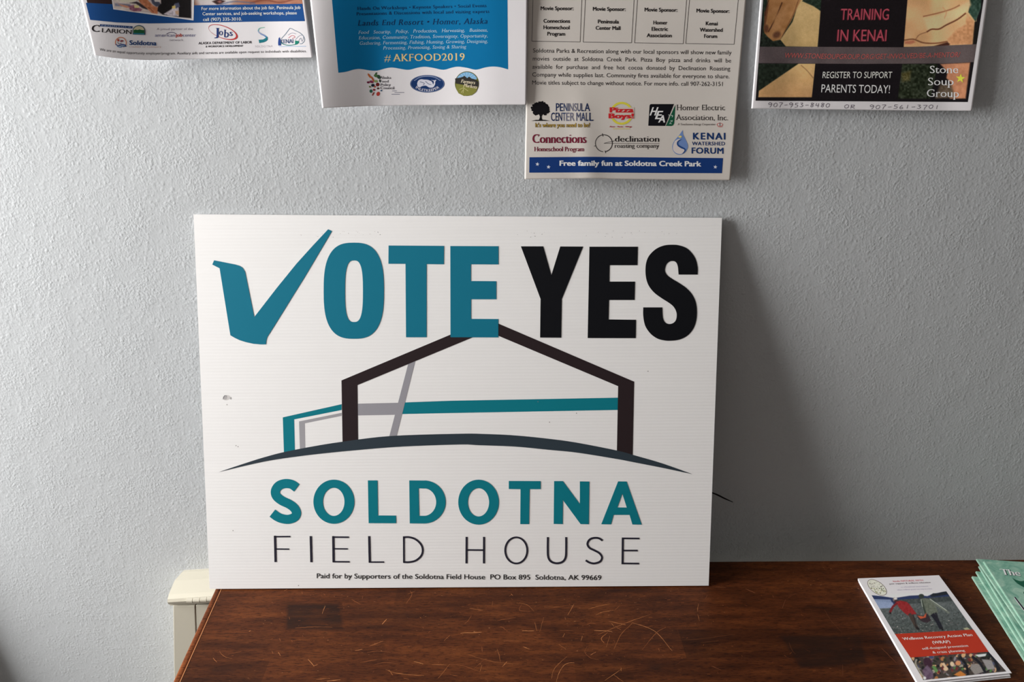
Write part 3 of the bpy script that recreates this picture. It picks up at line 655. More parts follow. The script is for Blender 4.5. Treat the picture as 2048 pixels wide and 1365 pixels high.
cv.poly(I([(890,50),(1010,25),(1180,110),(1190,160),(1100,130),(1000,60)]), (58, 48, 56), 1); cv.poly(I([(870,100),(960,80),(1100,150),(1080,185),(960,185),(900,160)]), (152, 96, 116), 1.2, amp=22, cell=3)
cv.poly(I([(965,85),(1045,90),(1050,130),(975,130)]), (228, 214, 150), .8); cv.poly(I([(700,60),(860,95),(900,125),(850,130),(760,100)]), (214, 150, 120), .9)
cv.poly(I([(1000,-60),(1130,-60),(1280,90),(1370,130),(1350,230),(1260,215),(1180,140),(1080,60)]), (200, 128, 92), .9, amp=18, cell=4); cv.line(I([(1200,120),(1250,160),(1290,200)]), 1, (130, 60, 40))
cv.poly(I([(1230,-40),(1330,-40),(1420,90),(1330,110),(1270,60)]), (74, 78, 96), 1.2); cv.poly(I([(1270,-60),(1400,-60),(1390,30),(1310,30)]), (216, 206, 204), 1)
cv.poly(I([(1400,-300),(1900,-300),(1905,300),(1690,280),(1440,240),(1350,180),(1360,110),(1410,60)]), (24, 20, 22), 1.2, sm=0)
cv.poly(I([(1450,230),(1580,150),(1640,60),(1700,110),(1700,270),(1560,262)]), (206, 196, 204), 1, amp=26, cell=3); cv.poly(I([(1630,60),(1700,40),(1720,110),(1650,140)]), (84, 88, 112), .9); cv.poly(I([(1590,100),(1650,90),(1640,140),(1590,140)]), (226, 200, 120), .8); cv.poly(I([(1640,180),(1700,170),(1700,250),(1650,230)]), (206, 170, 140), .8)
cv.grain(7); cv.done('inset_photo', F1, S1, e1, 3, label='photo of people leaning over a table of papers')
p = Print(S1, e1); WH = (226, 230, 238)
p.text('For more information about the job fair, Peninsula Job', [(403, 20.3), (500, 18.8), (601, 17.9)], 6.6, WH, 4, off=0.008)
p.text('Center services, and job-seeking workshops, please', [(405, 30.6), (500, 29.5), (593.6, 28.7)], 6.6, WH, 4, off=0.008)
p.text('call (907) 335-3010.', [(406.1, 42), (483.8, 41)], 6.6, WH, 4, off=0.008)
p.done('lettering', F1, label='white lettering')
p = Print(S1, e1); K = (40, 36, 44)
p.text('C', [(183, 63.6), (199.6, 64.2)], 15, (28, 22, 26), 2, 'serif', wt=.7); p.text('LARION', [(202.7, 64.6), (263.3, 68.3)], 9, (28, 22, 26), 2, 'serif', wt=.5)
p.patch([(200, 48.2), (265.4, 52.5)], [(200.2, 52.6), (264.8, 57.1)], (44, 70, 118), 2, 4, 1); p.text('PENINSULA', [(203, 51.8), (262, 55.8)], 2.6, (160, 176, 205), 3, space=1.3)
p.poly([(265.5, 69)] + [tuple(q) for q in arc(277.8, 62.5, 13, 12.2, 180, 360, 18)] + [(290.6, 69.8)], (60, 92, 112), 2); p.poly([(267, 68.2)] + [tuple(q) for q in arc(277.8, 62.5, 11.4, 10.4, 180, 360, 18)] + [(289, 68.8)], (198, 190, 160), 3)
p.poly([(267, 60.5), (271, 59), (275, 60), (279, 58.8), (284, 60), (288.6, 60.2), (289, 68.8), (267, 68.2)], (34, 92, 56), 4); p.patch([(267, 66), (289, 66.6)], [(267, 68.2), (289, 68.8)], (50, 120, 140), 5, 2, 1)
p.done('logo', F1, label='arched green hotel logo with serif name')
p = Print(S1, e1)
p.ring(241.5, 85.2, 11.6, 11.2, 1.5, (206, 122, 80), 2, 150, 400); p.ring(241.5, 85.2, 11.6, 11.2, 1.5, (90, 60, 90), 2, 30, 60)
p.stroke([(231, 88), (236, 91.5), (243, 89.5), (250, 90), (252, 94)], [1, 2.4, 2.2, 1.6], (50, 80, 136), 3, 4); p.stroke([(234, 93), (240, 94.4), (246, 92), (250, 92.5)], [1, 1.8, 1], (72, 128, 176), 3, 4)
p.poly(arc(236.5, 80.5, 2.2, 2.6, n=10), (170, 70, 60), 3); p.poly(arc(243.5, 82, 3.6, 1.8, n=10, rot=-10), (130, 60, 70), 3); p.stroke([(235, 84), (238, 88), (243, 86)], 1.1, (50, 50, 90), 3, 4)
p.text('Soldotna', [(258.6, 89.7), (313, 90.8)], 9.4, (36, 70, 124), 2, off=0.028); p.text('CHAMBER OF COMMERCE', [(258.5, 94.9), (322, 95.5)], 2.5, (186, 140, 120), 2, space=1.3)
p.done('logo', F1, label='round orange and blue wave logo')
p = Print(S1, e1); G = (132, 122, 136)
p.text('A proud partner of the', [(313.6, 60.2), (385.5, 60.1)], 4.9, G, 2, off=-.008)
p.text('american', [(310, 73.4), (350, 73.4)], 6.6, (104, 104, 146), 2); p.text('job', [(351, 73.4), (364.8, 73.4)], 6.8, (190, 78, 72), 2, off=.03); p.text('center', [(365.6, 73.4), (391.7, 73.2)], 6.6, (104, 104, 146), 2)
p.stroke([(333, 67.8), (340, 64.8), (347, 65), (352, 68)], 1.1, (96, 88, 120), 2, 4); p.text('network', [(339.2, 82), (366.4, 82)], 4.6, G, 2, off=-.008)
p.done('logo', F1, label='grey and red wordmark')
p = Print(S1, e1)
p.patch(arc(446.2, 64.3, 31, 12.6, 0, 359.9, 60, rot=20), arc(444.6, 63.9, 28.6, 11.3, 0, 359.9, 60, rot=19), (190, 62, 62), 2, 60, 1)
NV = (34, 56, 116)
p.text('J', [(428.5, 71.5), (438, 72)], 17, NV, 3, 'serif', shear=-.05); p.text('o', [(437.8, 70.5), (445.2, 71)], 14.5, NV, 3, 'serif'); p.text('b', [(447, 74.5), (457, 75)], 16.5, NV, 3, 'serif'); p.text('s', [(458.5, 71.8), (465, 72)], 13.5, NV, 3, 'serif')
p.text('ALASKA DEPARTMENT OF LABOR', [(397, 88.8), (503.8, 86.8)], 5.1, K, 2, off=.014); p.text('& WORKFORCE DEVELOPMENT', [(411.3, 94.9), (486.4, 93.5)], 3.9, K, 2, off=.02)
p.done('logo', F1, label='red oval logo around the word Jobs')
p = Print(S1, e1)
pts = interp([(529.5, 55), (519.5, 56.5), (516.4, 62), (520.5, 67), (530, 72), (534.2, 77.5), (529, 82), (518, 84)], 5); cols = [(130, 190, 170), (120, 180, 180), (160, 175, 205), (130, 150, 195), (90, 140, 180), (40, 130, 150), (30, 120, 130)]
for k in range(7): p.stroke(pts[k * 5:k * 5 + 6], [1.2 + k * .45, 1.6 + k * .45], cols[k], 2)
p.poly([(517, 79.5), (526, 79), (535, 73.5), (534, 80), (527, 84), (519.5, 86)], (34, 122, 134), 3); p.text('SOLDOTNA', [(510.4, 95), (545, 94.5)], 4.4, (150, 140, 156), 2, off=-.02, space=1.2)
p.done('logo', F1, label='green and blue letter S ribbon logo')
p = Print(S1, e1)
for P, wd, c in (([(562, 78), (571, 68), (579, 57.5), (582, 57), (590, 61), (600, 66), (607, 73), (609, 81), (604, 87), (599, 87.5)], 1, (100, 124, 144)), ([(576, 70), (584, 66), (592, 68)], .8, (150, 150, 170)), ([(577, 76), (584, 71), (590, 74), (584, 77)], 1, (206, 110, 120)), ([(596, 84), (601, 76), (604, 83), (607, 74)], .8, (150, 158, 176)), ([(590, 80), (598, 72), (604, 70)], .8, (150, 158, 176)), ([(560, 84), (568, 89), (580, 90.5), (594, 88), (598, 84)], 1.5, (40, 124, 120)), ([(558, 93.2), (585, 92.8), (612, 92.6)], 1.4, (176, 196, 220))): p.stroke(P, wd, c, 2, 4)
p.poly([(590, 81), (598, 82.5), (597, 86), (590, 89)], (30, 130, 110), 3); p.poly([(557, 77), (559, 74), (561.5, 82), (562, 91), (556.5, 91), (556, 86)], (40, 70, 140), 3); p.text('KENAI', [(560, 87), (586.5, 86.2)], 8.6, (58, 84, 130), 4, 'serif')
p.done('logo', F1, label='mountain outline logo with blue lettering')
p = Print(S1, e1)
p.text('We are an equal opportunity employer/program. Auxiliary aids and services are available upon request to individuals with disabilities.', [(199, 101.2), (251.3, 107.0), (296.5, 108.9), (391, 108.5), (512, 106), (613, 104.6)], 5.3, (38, 34, 40), 2, off=.004)
p.done('lettering', F1, label='small black notice along the bottom')

# --- flyer 3 (movies), hung before flyer 2 which overlaps it
h3 = lambda x, y: 0.0035 + 0.009 * sm((1480 - x) / 430) * sm((y + 300) / 560) + 0.006 * sm((y - 80) / 280) + 0.0013 * np.exp(-((x - 1168 - (y - 250) * .12) / 26) ** 2) * sm((y - 120) / 180)
F3, S3 = flyer('flyer', 'grey-white movie sponsor flyer with boxes, logos and a dark blue strip, hanging lowest', h3, ((1055.5, 0), (1049.2, 359)), ((1492.5, 0), (1460.8, 360.6)),
               [(1049.2, 358.6), (1150, 357.6), (1185, 357.2), (1250, 358.6), (1360, 360), (1460.8, 360.6)], PAPERT)
e3 = 0.86
p = Print(S3, e3); LC = (60, 54, 54); TB = (36, 32, 34)
for a, b, c, d in (((1065.9, 0), (1063.7, 82.4), (1160.2, 83.9), (1163.5, 0)), ((1170.7, 0), (1166.3, 84.2), (1263, 85.7), (1268, 0)), ((1274.7, 0), (1269, 85.7), (1366.3, 87.5), (1372.9, 0)), ((1378.8, 0), (1371.3, 87), (1468, 88.8), (1476.2, 0))):
    a = (a[0] + (a[0] - b[0]) / 84 * 60, -60); d = (d[0] + (d[0] - c[0]) / 84 * 60, -60)
    for q, r_ in ((a, b), (b, c), (c, d)): p.stroke([q, ((q[0] + r_[0]) / 2, (q[1] + r_[1]) / 2), r_], .9, LC, 2)
p.done('boxes', F3, label='row of four thin-lined boxes')
p = Print(S3, e3)
for t, a, b in (('Movie Sponsor:', (1081.3, 20.2), (1146.8, 20.3)), ('Movie Sponsor:', (1185.5, 21.3), (1251, 22)), ('Movie Sponsor:', (1289, 22.7), (1354.6, 23.6)), ('Movie Sponsor:', (1392.7, 24.7), (1458.6, 25.9)),
                ('Connections', (1086.8, 45.4), (1140, 45.7)), ('Homeschool', (1086.8, 58.2), (1139, 58.8)), ('Program', (1094.5, 71), (1130.3, 71.4)), ('Peninsula', (1195.6, 46.6), (1237.8, 47)), ('Center Mall', (1191.2, 59.4), (1240.8, 59.9)),
                ('Homer', (1306.5, 48.7), (1334.6, 49)), ('Electric', (1303, 61.5), (1335.8, 61.8)), ('Association', (1293.3, 74.2), (1343.4, 74.7)), ('Kenai', (1411.3, 50.4), (1435.2, 50.8)), ('Watershed', (1399.3, 63.1), (1445.2, 63.7)), ('Forum', (1408, 75.7), (1434.2, 76.1))):
    p.text(t, [a, b], 7.8, TB, 2, off=.03)
for t, a, b in (('Soldotna Parks & Recreation along with our local sponsors will show new family', (1066, 105), (1463, 109.2)),
                ('movies  outside  at  Soldotna  Creek  Park.  Pizza  Boy  pizza  and  drinks  will  be', (1065.5, 121), (1462, 125.2)),
                ('available  for  purchase  and  free  hot  cocoa  donated  by  Declination  Roasting', (1064.8, 137.3), (1460.3, 141.2)),
                ('Company while supplies last. Community fires available for everyone to share.', (1064.4, 153.1), (1458.8, 156.9)),
                ('Movie titles subject to change without notice. For more info. call 907-262-3151', (1064.3, 169.1), (1445.4, 172.1))):
    p.text(t, [a, b], 8.7, TB, 2, off=.004)
p.done('lettering', F3, label='black paragraph and sponsor names')
p = Print(S3, e3); BK = (20, 18, 22)
rs = random.Random(3)
p.poly(arc(1081.5, 217, 16.5, 12.5, n=24), BK, 2)
for k in range(46):
    a = k / 46 * 2 * math.pi; rr_ = rs.uniform(.82, 1.06); x, y = 1081.5 + 17.2 * rr_ * math.cos(a), 217.5 + 13.2 * rr_ * math.sin(a)
    if y > 229 and abs(x - 1081.5) < 7: continue
    p.poly(arc(x, y, rs.uniform(1.6, 3.2), rs.uniform(1.2, 2.4), n=7, rot=rs.uniform(0, 90)), BK, 2)
p.poly([(1077, 226), (1080, 234), (1078, 239.5), (1070, 241.4), (1092, 241.4), (1084, 239), (1083, 233), (1087, 226), (1082, 230)], BK, 3); p.poly([(1062.3, 242), (1072, 239.8), (1090, 239.8), (1100, 242)], BK, 2)
p.done('logo', F3, label='black spreading oak tree silhouette')
p = Print(S3, e3); n1_, n2_ = (28, 44, 84), (112, 112, 130)
for t, a, b, c in (('PE', 1111.7, 1126, n1_), ('NI', 1127, 1137.5, (60, 74, 110)), ('NS', 1138.5, 1153.5, n2_), ('U', 1154.5, 1161.5, (70, 78, 106)), ('L', 1162.5, 1168, (40, 52, 88)), ('A', 1169, 1180, n1_)): p.text(t, [(a, 222.4), (b, 222.4)], 16.6, c, 2, off=.012)
for t, a, b, c in (('C', 1101.9, 1109.5, n1_), ('EN', 1111, 1124, n1_), ('T', 1125, 1131, (60, 74, 110)), ('ER', 1132, 1149, n2_), ('M', 1152.5, 1161.5, (80, 84, 110)), ('A', 1162, 1170.5, (44, 60, 100)), ('L', 1171.5, 1177, n1_), ('L', 1178.5, 1186.8, n1_)): p.text(t, [(a, 241.8), (b, 241.8)], 17.4, c, 2, off=.012)
p.text("It's where you need to be!", [(1070.5, 254.4), (1180, 254.4)], 8.8, (24, 20, 20), 2, off=.05); p.text("It's where you need to be!", [(1071.3, 254.1), (1179.3, 254.1)], 8.4, (206, 168, 70), 3, off=-.006)
p.done('logo', F3, label='tall narrow navy mall lettering with a gold line below')
p = Print(S3, e3)
p.ring(1243.1, 226.8, 23, 23, 4.3, (212, 202, 70), 2); p.patch([(1217, 215), (1268.5, 215)], [(1217, 237.5), (1268.5, 237.5)], (203, 190, 178), 3, 4, 2)
p.text('Pizza', [(1219.2, 224.9), (1267.6, 224.9)], 10.4, (196, 40, 46), 4, off=.055); p.text('Boys!', [(1217, 236.5), (1268, 236.5)], 9.8, (196, 40, 46), 4, off=.055)
p.text('Pizza - Pasta - Wings', [(1219.2, 254.7), (1263.7, 254.7)], 2.7, (176, 40, 50), 2, off=.03, shear=.3); p.patch([(1226, 257), (1260, 257)], [(1226, 258.4), (1260, 258.4)], (206, 188, 110), 2, 3, 1)
p.done('logo', F3, label='red lettering over a yellow ring')
p = Print(S3, e3); H7 = lambda P: R((1200, 180), .13917, P)
p.poly(H7([(712,225),(722,207),(740,203),(1062,203),(935,517),(693,515)]), (18, 18, 24), 2); p.poly(H7([(1084,210),(1066,480),(1050,508),(1025,519),(946,517)]), (24, 84, 60), 2)
p.text('H', H7([(712,365),(800,365)]), 17, (232, 226, 226), 3, off=.03, shear=.36); p.text('E', H7([(788,418),(870,418)]), 17, (232, 226, 226), 3, off=.03, shear=.36); p.text('A', H7([(835,467),(935,467)]), 15, (232, 226, 226), 3, off=.03, shear=.2)
for q in ([(985,355),(1000,375),(985,390)], [(1020,365),(1045,370),(1035,392)], [(1010,450),(1040,440),(1030,460)], [(1000,490),(1012,470),(1024,492)]): p.stroke(H7(q), 1, (200, 214, 206), 3, 3)
p.text('Homer Electric', H7([(1100,292),(1795,292)]), 12.0, TB, 2, 'serif', wt=.3); p.text('Association, Inc.', H7([(1088,432),(1840,437)]), 11.6, TB, 2, 'serif', wt=.3)
p.text('A Touchstone Energy Cooperative', H7([(1113,508),(1655,508)]), 4.4, (70, 60, 60), 2, 'serif', wt=.3, shear=.2)
p.stroke(H7([(1722,470),(1722,520)]), 1, (60, 60, 80), 3); p.ring(1439.7, 249.5, 6.2, 3.4, .9, (186, 70, 66), 2); p.stroke(H7([(1690,525),(1722,535),(1765,525)]), .8, (186, 70, 66), 2)
p.done('logo', F3, label='black and green slanted power company logo')
p = Print(S3, e3); MR = (112, 34, 54)
p.text('Connections', [(1064.6, 286.4), (1173.3, 286.2)], 19.2, MR, 2, 'serif', wt=1.0); p.text('Homeschool Program', [(1068.3, 302.8), (1168, 302.8)], 9.8, MR, 2, 'serif', wt=.9)
p.done('logo', F3, label='maroon condensed serif wordmark')
p = Print(S3, e3)
p.ring(1207.7, 286.7, 17.6, 17.6, 1.5, (34, 28, 30), 2, -85, 80); p.ring(1207.7, 286.7, 17.6, 17.6, 1.2, (34, 28, 30), 2, 95, 275)
p.stroke([(1204.5, 267), (1206, 273)], 1.3, (34, 28, 30), 2); p.stroke([(1210, 301.5), (1211.5, 306.5)], 1.3, (34, 28, 30), 2); p.stroke([(1188, 292.6), (1192, 291.5)], 1, (34, 28, 30), 2)
p.stroke([(1207.7, 286.6), (1229, 281.8)], [.5, 1.1], (34, 28, 30), 2); p.stroke([(1207.7, 286.7), (1319, 287.3)], .8, (60, 50, 50), 2)
p.text('declination', H7([(213,745),(852,745)]), 12.2, (30, 26, 28), 2, 'serif', wt=.6); p.text('roasting company', H7([(208,832),(848,832)]), 9.2, (30, 26, 28), 2, 'serif', wt=.5)
p.done('logo', F3, label='thin black compass ring with serif lettering')
p = Print(S3, e3)
p.poly(interp(H7([(1190,575),(1130,660),(1070,730),(1040,800),(1045,860),(1085,915),(1150,932),(1215,905),(1255,850),(1262,790),(1225,700),(1195,640),(1190,575)]), 4)[:-1], (108, 136, 188), 2)
p.poly(interp(H7([(1075,735),(1050,800),(1052,860),(1090,905),(1150,922),(1195,905),(1215,870),(1195,835),(1130,805),(1110,765),(1130,722),(1165,705),(1120,708),(1075,735)]), 4)[:-1], (214, 204, 200), 3)
p.stroke(H7([(1165,712),(1118,745),(1118,790),(1165,825),(1215,850),(1218,880),(1185,915)]), [1, 2.6, 3.4, 2.4, 1], (36, 72, 132), 4, 4); p.poly(H7([(1125,668),(1150,655),(1180,668),(1165,688),(1130,685)]), (222, 206, 130), 4)
DB = (26, 54, 104)
p.text('KENAI', H7([(1335,710),(1802,712)]), 13.8, DB, 2, off=.035, space=1.25); p.text('WATERSHED', H7([(1322,795),(1795,797)]), 7.5, DB, 2, off=.02, space=1.1); p.text('FORUM', H7([(1315,913),(1775,917)]), 12.4, DB, 2, off=.03, space=1.1)
p.done('logo', F3, label='blue water drop logo with navy lettering')
p = Print(S3, e3)
p.patch([(1058.8, 314.7), (1180, 313.8), (1300, 315), (1446, 316.4)], [(1058.4, 345.6), (1180, 345), (1300, 346), (1443.8, 346.7)], (24, 56, 116), 2, 30, 3)
p.text('Free family fun at Soldotna Creek Park', [(1118.9, 331.6), (1260, 331.8), (1402.5, 332.9)], 10.6, (222, 222, 226), 3, off=.04)
for x, y in ((1074.8, 328.6), (1097, 334.2), (1430.7, 334.2)): p.star(x, y, 4.2, (206, 210, 220), 3, -80)
p.done('banner', F3, label='dark blue strip with white lettering and stars')

# --- flyer 2 (food festival)
h2 = lambda x, y: 0.0150 + 0.016 * sm((770 - x) / 150) * (0.5 + .5 * sm((y + 300) / 520)) + 0.004 * sm((y - 40) / 180) - 0.004 * sm((x - 700) / 150) * sm((1000 - x) / 150)
F2, S2 = flyer('flyer', 'flyer with a turquoise wavy panel and gold hashtag, second from the left', h2, ((620.3, 0), (644.3, 216.3)), ((1055, 0), (1052.8, 209.6)),
               [(644.3, 216.3), (700, 213.6), (760, 211.6), (900, 210.2), (1052.8, 209.6)], PAPER)
e2 = 0.93; X2 = lambda P: R((620, 0), .21973, P)
p = Print(S2, e2)
p.patch([(657, -80), (840, -80), (1014.2, -80)], interp(X2([(258,663),(330,653),(400,633),(460,628),(540,641),(610,643),(690,622),(750,615),(830,628),(900,636),(980,616),(1050,608),(1130,620),(1215,636),(1290,616),(1350,607),(1430,618),(1510,635),(1590,615),(1660,606),(1730,612),(1803,632)]), 3), (8, 112, 164), 1, 110, 14)
p.patch([(556, -545), (830, -545), (990, -545)], [(652, -130), (840, -130), (1010, -130)], (60, 140, 170), 1, 20, 8)
p.done('wave_panel', F2, label='turquoise-blue panel with a wavy lower edge')
p = Print(S2, e2); DN = (16, 44, 84); LB = (176, 206, 224)
p.text('Hands On Workshops • Keynote Speakers • Social Events', [(714.5, 20.2), (840, 17.3), (973, 14.2)], 6.9, DN, 2, 'serif', wt=.6, space=1.08)
p.text('Presentations & Discussions with local and visiting experts', [(712.7, 30.8), (840, 28), (978.8, 25.8)], 6.9, DN, 2, 'serif', wt=.6, space=1.08)
p.text('Lands End Resort • Homer, Alaska', [(715.1, 51.6), (840, 49.4), (974.9, 47.6)], 12.0, DN, 2, 'serif', wt=.45, shear=.2, space=1.12)
p.text('Food   Security,   Policy,   Production,   Harvesting,   Business,', [(716.7, 68.1), (840, 65.2), (975.3, 63.2)], 7.2, LB, 2, 'serif', wt=.3, shear=.2)
p.text('Education, Community, Tradition, Sovereignty, Opportunity,', [(717.8, 79.1), (840, 76.6), (975.3, 74.6)], 7.2, LB, 2, 'serif', wt=.3, shear=.2, space=1.05)
p.text('Gathering, Fermenting, Fishing, Hunting, Growing, Designing,', [(718.9, 89.8), (840, 87.4), (975.5, 85.6)], 7.2, LB, 2, 'serif', wt=.3, shear=.2, space=1.05)
p.text('Processing, Promoting, Saving & Sharing', [(766.1, 99.3), (850, 97.8), (932, 96.6)], 7.2, LB, 2, 'serif', wt=.3, shear=.2, space=1.05)
p.text('#', [(768.3, 123), (781, 122.9)], 15.6, (222, 196, 138), 2, off=-.012, shear=.1); p.text('AKFOOD2019', [(785.5, 122.8), (929.4, 120.9)], 15.6, (222, 196, 138), 2, 'serif', wt=.55, space=1.08)
p.done('lettering', F2, label='navy, pale blue and gold lettering')
p = Print(S2, e2)
for x, y, a, b, r_, c in ((540,690,9,26,-35,(200,110,60)),(570,720,8,30,-30,(196,100,56)),(600,690,20,14,20,(80,120,70)),(625,700,16,20,-30,(50,80,60)),(530,750,14,10,0,(120,40,70)),(560,745,20,12,20,(140,60,90)),(615,770,17,17,0,(120,40,40)),(572,777,16,14,0,(30,44,60)),(600,740,18,12,0,(150,170,110)),(555,830,14,16,0,(50,110,90)),(583,818,12,10,0,(150,50,60)),(620,855,16,20,20,(196,70,60)),(620,805,12,9,0,(90,70,60)),(650,825,10,7,0,(60,90,120)),(590,790,10,8,0,(196,90,70)),(575,855,6,20,30,(150,60,50)),(545,790,9,8,0,(110,130,70)),(635,735,7,14,0,(60,80,60)),(600,672,8,16,30,(60,90,60))):
    q = X2([(x, y)])[0]; p.poly(arc(q[0], q[1], a * .2197, b * .2197, n=10, rot=r_), c, 2)
for t, a, b, y in (('Alaska', 635, 737, 718), ('Food', 637, 715, 752), ('Policy', 640, 733, 783), ('Council', 640, 767, 812)): p.text(t, X2([(a, y), (b, y)]), 5.6, (44, 40, 56), 3, 'serif', wt=.4)
for a, b, y in ((748, 790, 828), (770, 858, 842), (742, 818, 858)): p.stroke(X2([(a, y), (b, y)]), .9, (92, 92, 120), 2)
p.done('logo', F2, label='cluster of small coloured vegetables beside four serif words')
p = Print(S2, e2); q = X2([(1068, 763)])[0]
p.poly(arc(q[0], q[1], 34.4, 17.5, n=44), (26, 54, 104), 2); p.ring(q[0], q[1], 33.3, 16.5, .6, (120, 140, 180), 3)
MW = (214, 214, 226)
p.poly(interp(X2([(975,760),(985,735),(1010,722),(1040,725),(1075,728),(1110,745),(1120,770),(1128,745),(1118,735),(1100,728),(1128,732),(1150,728),(1140,745),(1138,770),(1120,795),(1085,797),(1055,780),(1020,785),(1000,795),(980,785),(975,760)]), 3)[:-1], MW, 3)
p.stroke(X2([(1000,745),(1040,758),(1030,775)]), .9, (26, 54, 104), 4, 3); p.stroke(X2([(1050,740),(1080,765),(1105,770)]), .9, (26, 54, 104), 4, 3)
p.text('INLETKEEPER', X2([(960,802),(1010,826),(1068,834),(1125,826),(1178,802)]), 5.2, MW, 3, off=.01); p.stroke(X2([(948,735),(1000,705),(1068,695),(1135,705),(1188,735)]), 1.3, (140, 156, 190), 3, 4)
p.done('logo', F2, label='navy oval emblem with a white figure')
p = Print(S2, e2); q = X2([(1428, 762)])[0]
p.poly(arc(q[0], q[1], 24.0, 24.6, n=44), (96, 98, 40), 2)
p.poly(X2([(1345,715)]) + [tuple(t) for t in arc(q[0], q[1] - .5, 22.4, 22.6, 205, 335, 20)] + X2([(1520,715),(1428,735)]), (124, 176, 216), 3)
for k in range(9):
    a = math.radians(200 + 17.5 * k); p.stroke([(q[0], q[1] - 8), (q[0] + 21 * math.cos(a), q[1] - 2 + 21 * math.sin(a))], [.3, 1], (176, 206, 228), 4)
p.poly(X2([(1320,715),(1360,708),(1390,700),(1405,690),(1430,712),(1448,698),(1470,715),(1500,722),(1532,745),(1530,790),(1480,800),(1420,775),(1325,760)]), (52, 50, 48), 5)
p.poly(X2([(1328,762),(1420,778),(1480,802),(1528,795),(1510,838),(1470,868),(1400,874),(1352,850),(1330,810)]), (128, 128, 62), 5)
for l in ([(1400,785),(1398,820),(1392,850)], [(1398,815),(1375,845)], [(1398,800),(1440,830)], [(1396,800),(1360,815)]): p.stroke(X2(l), .9, (196, 190, 130), 6)
p.text('Farmers', X2([(1372,752),(1500,768)]), 7.4, (226, 214, 186), 7, 'serif', wt=.7, shear=.2); p.text('Markets', X2([(1395,788),(1518,808)]), 7.0, (226, 214, 186), 7, 'serif', wt=.7, shear=.2)
p.done('logo', F2, label='round blue and olive field emblem with script')

# --- flyer 4 (training)
h4 = lambda x, y: 0.005 + 0.004 * sm((y + 100) / 320) + 0.003 * sm((1600 - x) / 90) + 0.003 * sm((x - 1880) / 90)
F4, S4 = flyer('flyer', 'dark training flyer with photos of hands and handwritten phone numbers, rightmost on the wall', h4, ((1520.3, 0), (1502.6, 217.2)), ((1975.6, 0), (1943.9, 221.7)),
               [(1502.6, 217.2), (1600, 218.6), (1720, 220), (1840, 221.4), (1943.9, 221.7)], PAPER)
e4 = 0.70; X4 = lambda P: R((1480, 0), .24414, P)
cv = Canvas([(1539, -170), (1993, -170), (1935.6, 204.2), (1511, 201.6)], 560, 460); cv.fill((20, 16, 20))
fol = (34, 46, 34)
cv.poly(X4([(215,-700),(700,-700),(665,385),(180,385)]), fol, .8, amp=16, cell=4)
cv.poly(X4([(500,-40),(560,-40),(665,95),(635,385),(375,380),(330,325),(430,180)]), (206, 172, 112), .8, c2=(182, 148, 92), dirv=(.3, 1), amp=5, cell=5)
cv.poly(X4([(540,-60),(700,-60),(668,95),(600,50),(510,10)]), (30, 46, 34), 1, amp=14, cell=3)
cv.poly(X4([(230,-500),(520,-500),(500,0),(470,60),(420,170),(330,325),(270,338),(225,300),(200,270),(195,230),(205,150),(225,60)]), (150, 96, 54), .9, c2=(172, 118, 66), dirv=(1, .6), amp=12, cell=9)
cv.poly(X4([(200,100),(240,20),(215,180),(200,230)]), (112, 62, 34), 1)
cv.line(X4([(345,20),(300,130),(255,220),(232,262)]), 2, (60, 26, 16), .9); cv.line(X4([(235,0),(215,70),(205,130)]), 2, (70, 34, 20), .8); cv.line(X4([(480,0),(440,110),(400,190),(345,300)]), 1.3, (110, 62, 34), .8)
cv.ell(*X4([(300,285)])[0], 8, 6, (104, 62, 40), rot=-30, soft=2.5); cv.ell(*X4([(215,235)])[0], 5, 8, (100, 56, 34), soft=2.5); cv.poly(X4([(280,140),(350,60),(400,40),(330,220),(270,260)]), (176, 122, 72), 4, amp=8, cell=6)
cv.poly(X4([(170,300),(225,305),(275,345),(330,330),(372,382),(165,382)]), (26, 34, 26), 1, amp=14, cell=3)
# right-hand picture
cv.poly(X4([(1400,-700),(1990,-700),(1925,385),(1340,385)]), (214, 158, 104), .8, c2=(222, 172, 118), dirv=(1, .3), amp=8, cell=18)
cv.poly(X4([(1870,-700),(1990,-700),(1975,60),(1930,180),(1895,130),(1870,100),(1880,40)]), (44, 70, 58), 1.2, amp=22, cell=4)
cv.poly(X4([(1920,180),(1960,170),(1960,385),(1900,385)]), (24, 22, 20), 1)
cv.poly(X4([(1860,110),(1920,180),(1905,362),(1720,366),(1700,320),(1780,240),(1850,200)]), (206, 142, 92), 2, amp=14, cell=4)
cv.poly(X4([(1500,150),(1640,118),(1780,70),(1880,0),(1890,40),(1850,100),(1740,175),(1640,225),(1540,255)]), (226, 180, 128), 3)
cv.line(X4([(1500,135),(1560,122),(1650,100),(1740,72),(1800,42)]), 2.2, (150, 90, 56), 1); cv.line(X4([(1530,262),(1570,240),(1630,238),(1690,205),(1780,160),(1850,108)]), 2.6, (96, 46, 26), 1)
cv.line(X4([(1440,320),(1470,285),(1530,262)]), 1.6, (150, 92, 58), .9); cv.line(X4([(1345,330),(1420,322),(1500,350),(1600,355),(1700,340)]), 2.4, (120, 66, 38), 1.1); cv.line(X4([(1660,60),(1690,100),(1675,150)]), 1.2, (190, 134, 88), 1.5)
cv.poly(X4([(1350,340),(1420,330),(1440,345),(1400,362),(1350,360)]), (190, 110, 76), 1.5); cv.poly(X4([(1560,385),(1700,345),(1720,362),(1700,385)]), (70, 34, 24), 1.2)
